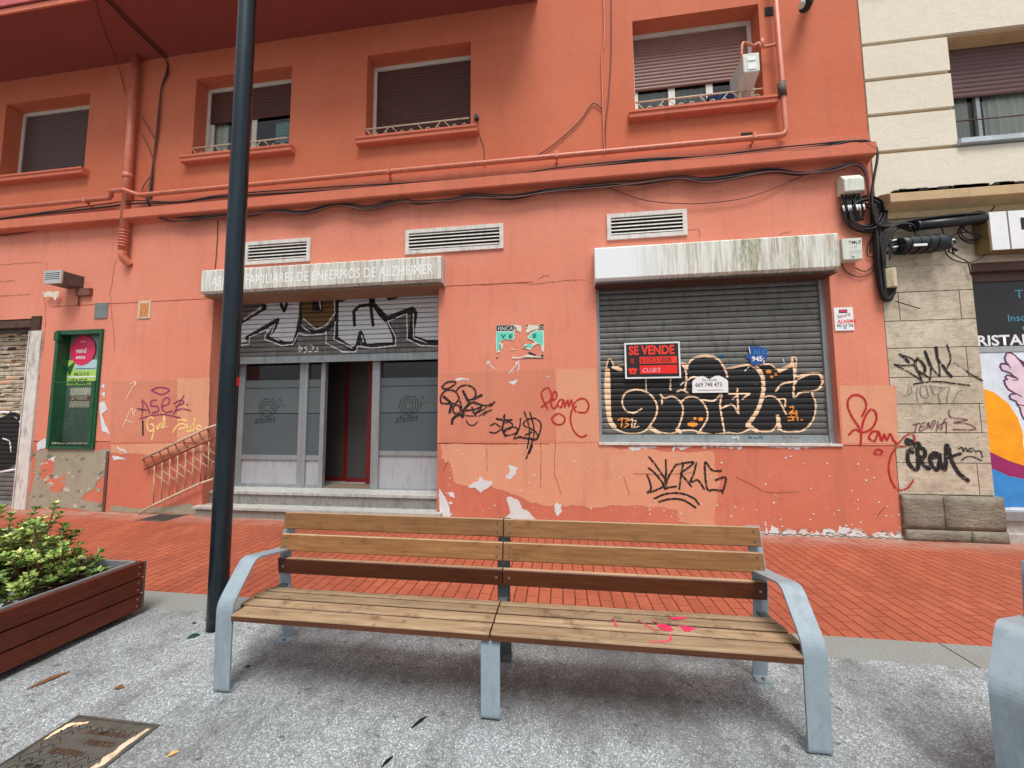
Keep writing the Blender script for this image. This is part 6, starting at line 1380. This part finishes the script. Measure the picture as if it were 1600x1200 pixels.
# torn turquoise poster
Y = -.007; K = lambda pts: wl(crop(760, 490, 14.55, pts), Y); sg = empty('torn_poster', W3(775, 560, Y), 'torn turquoise for sale poster on the coral wall between the two shutters', 'poster')
a = Art()
a.poly(rag(K([(222, 262), (440, 265), (700, 262), (790, 275), (800, 380), (770, 430), (740, 400), (690, 370), (640, 395), (650, 440), (625, 500), (640, 560), (610, 610), (560, 590), (450, 585), (380, 600), (300, 650), (370, 690), (380, 740), (320, 870), (240, 890), (222, 800)]), .006, 2, 1), 'paper')
a.poly(rag(K([(880, 270), (960, 255), (1060, 260), (1180, 270), (1240, 235), (1305, 235), (1308, 860), (1265, 860), (1250, 780), (1210, 700), (1150, 680), (1060, 740), (1000, 830), (910, 800), (840, 790), (840, 740), (900, 680), (1000, 700), (1105, 650), (1060, 610), (930, 560), (925, 540), (1000, 440), (1110, 380), (1180, 330), (1100, 360), (960, 430), (900, 430), (890, 390), (940, 340), (890, 300)]), .006, 2, 2), 'paper')
a.poly(K([(235, 420), (600, 415), (640, 430), (620, 500), (600, 590), (450, 578), (360, 595), (290, 650), (310, 720), (320, 800), (260, 860), (238, 800)]), 'cyan_paper')
a.poly(K([(1110, 400), (1285, 398), (1285, 720), (1265, 740), (1220, 690), (1150, 660), (1100, 620), (1040, 575), (960, 545), (1020, 450)]), 'cyan_paper'); a.poly(K([(920, 690), (1060, 700), (1000, 790), (920, 770)]), 'cyan_paper')
a.poly(K([(228, 268), (620, 268), (660, 300), (690, 350), (600, 395), (228, 400)]), 'black'); a.poly(K([(1180, 280), (1240, 245), (1302, 240), (1302, 375), (1130, 382), (1200, 340)]), 'black'); a.poly(K([(880, 268), (955, 262), (940, 300), (900, 290)]), 'black')
a.poly(K([(930, 880), (1000, 875), (1120, 930), (1140, 970), (1060, 960), (960, 900)]), 'black'); a.poly(rag(K([(580, 985), (800, 985), (930, 930), (1140, 965), (1230, 970), (1305, 915), (1305, 1010), (820, 1015), (580, 1020)]), .006, 2), 'paper'); a.poly(K([(1230, 960), (1300, 915), (1303, 990), (1245, 992)]), 'black'); a.poly(K([(820, 992), (1300, 998), (1300, 1012), (820, 1012)]), 'black')
a.poly(K([(305, 700), (320, 700), (322, 840), (305, 840)]), 'black'); a.poly(K([(220, 1000), (280, 985), (250, 1015), (220, 1025)]), 'black'); a.poly(K([(550, 800), (650, 810), (640, 830), (560, 825)]), 'paper')
a.mesh('sheet', Y, sg, .003)
def tp_(s, cx, cy, h, m, **k):
    p_ = W(*crop(760, 490, 14.55, [(cx, cy)])[0], Y); text(s, p_[0], p_[1], h, M[m], Y-.0015, sg, **k)
tp_('FINCAS', 256, 388, .058, 'white', bold=-.012, width=.92); tp_('V', 335, 562, .055, 'dark_green', bold=.05, width=1.3); tp_('E', 510, 562, .055, 'dark_green', bold=.05, width=1.3); tp_('E', 1055, 550, .055, 'dark_green', bold=.05, width=1.3); tp_('29', 840, 790, .035, 'black', bold=.03); tp_('O', 1200, 360, .05, 'paper')
# alarm sign
x0, x1, z0, z1 = rect_px([(1303, 481), (1332, 480), (1334, 516), (1305, 517)], -.01); sg = empty('alarm_sign', (x0, -.01, z0), 'small white and red alarm notice on the coral wall right of the shutter', 'sign')
obj('plate', bx(x0, x1, -.012, -.002, z0, z1), M['white'], sg, bevel=.002); w_, h_ = x1-x0, z1-z0
obj('header', bx(x0+w_*.26, x0+w_*.70, -.0135, -.012, z1-h_*.24, z1-h_*.09), M['black'], sg); obj('header_band', bx(x0+w_*.29, x0+w_*.67, -.015, -.0136, z1-h_*.20, z1-h_*.11), M['pink_disc'], sg)
text('Securit', x0+w_*.14, z0+h_*.52, .05, M['magenta_print'], -.0135, sg, shear=.4, rot=math.radians(12), width=.78); text('ALARMA', x0+w_*.12, z0+h_*.335, .042, M['red'], -.0135, sg, shear=.3, bold=.03, width=.93)
obj('rule', bx(x0+w_*.12, x0+w_*.86, -.0135, -.012, z0+h_*.29, z0+h_*.302), M['red'], sg); text('902 161 238', x0+w_*.1, z0+h_*.16, .030, M['black'], -.0135, sg, bold=.02, width=.86); text('24', x0+w_*.44, z0+h_*.07, .024, M['black'], -.0135, sg, bold=.02)
# posters behind the green window
Y = .105; K = lambda pts: wl(crop(90, 520, 8.57, pts), Y)
c0 = K([(335, 235)])[0]; rr0 = abs(K([(500, 235)])[0][0]-K([(168, 235)])[0][0])/2
sg = empty('round_sticker', (c0[0], Y, c0[1]), 'round raspberry red sticker in the upper half of the green display window', 'sticker')
bm = BM(); tube(bm, [(c0[0], Y+.006, c0[1]), (c0[0], Y, c0[1])], rr0, 40); obj('disc', bm, M['pink_disc'], sg)
p_ = K([(245, 270)])[0]; text('vend', p_[0], p_[1], .075*1.1, M['white'], Y-.002, sg, bold=.03, width=.95); p_ = K([(245, 350)])[0]; text('emos', p_[0], p_[1], .06*1.1, M['white'], Y-.002, sg, bold=.03, width=.92); p_ = K([(305, 128)])[0]; text('centros', p_[0], p_[1], .032, M['white'], Y-.002, sg, width=.9)
Y = .112; q = K([(130, 705), (560, 362), (130, 380), (555, 700)]); x0, x1 = min(a_[0] for a_ in q), max(a_[0] for a_ in q); z0, z1 = K([(300, 700)])[0][1], K([(300, 365)])[0][1]
sg = empty('lime_poster', (x0, Y, z0), 'lime green and white for sale poster below the round sticker in the green window', 'poster'); obj('sheet', bx(x0, x1, Y, Y+.005, z0, z1), M['lime'], sg)
h_ = z1-z0; w_ = x1-x0; obj('photo_strip', bx(x0+w_*.26, x1, Y-.002, Y, z0+h_*.60, z1), simple('pale_blue_print', rgb(176, 202, 206), .5), sg); obj('white_band', bx(x0, x1, Y-.002, Y, z0+h_*.30, z0+h_*.35), M['white'], sg)
text('VENDE', x0+w_*.10, z0+h_*.05, h_*.21, M['dark_green'], Y-.003, sg, width=.98, bold=.01); text('945 23 19 53', x0+w_*.24, z0+h_*.38, h_*.13, M['dark_green'], Y-.003, sg, width=.75, bold=.02)
a = Art(); a.poly([(x0+w_*.02, z0+h_*.70), (x0+w_*.24, z0+h_*.95), (x0+w_*.20, z0+h_*.72), (x0+w_*.12, z0+h_*.40), (x0+w_*.08, z0+h_*.40)], 'dark_green'); a.line([(x0+w_*.28, z0+h_*.65), (x0+w_*.95, z0+h_*.66)], .012, 'dark_green', False); a.mesh('print', Y-.003, sg, .004)
z0, z1 = K([(300, 1000)])[0][1], K([(300, 738)])[0][1]; x0, x1 = K([(165, 870)])[0][0], K([(470, 870)])[0][0]; h_ = z1-z0; w_ = x1-x0
sg = empty('striped_notice', (x0, Y, z0), 'pale for sale notice with a rust red middle band behind the green wire grille', 'notice'); obj('sheet', bx(x0, x1, Y, Y+.005, z0, z1), M['paper'], sg); obj('band', bx(x0, x1, Y-.002, Y, z0+h_*.33, z0+h_*.62), simple('rust_red_print', rgb(150, 62, 50), .5), sg)
text('SE VENDE', x0+w_*.06, z0+h_*.40, h_*.17, M['white'], Y-.003, sg, width=.95, bold=.03)
bm = BM(); r_ = random.Random(6)
for k in range(12):
    x = gx0+.12+k*.058; s_ = r_.uniform(.012, .03); tube(bm, [(x, -.01, gz0+.072), (x+.01, -.01, gz0+.072+s_)], s_, 7)
tag(obj('crumpled_papers', bm, M['paper'], origin=(gx0+.4, 0, gz0)), 'crumpled white paper scraps lying behind the grille of the green window', 'litter', kind='stuff')
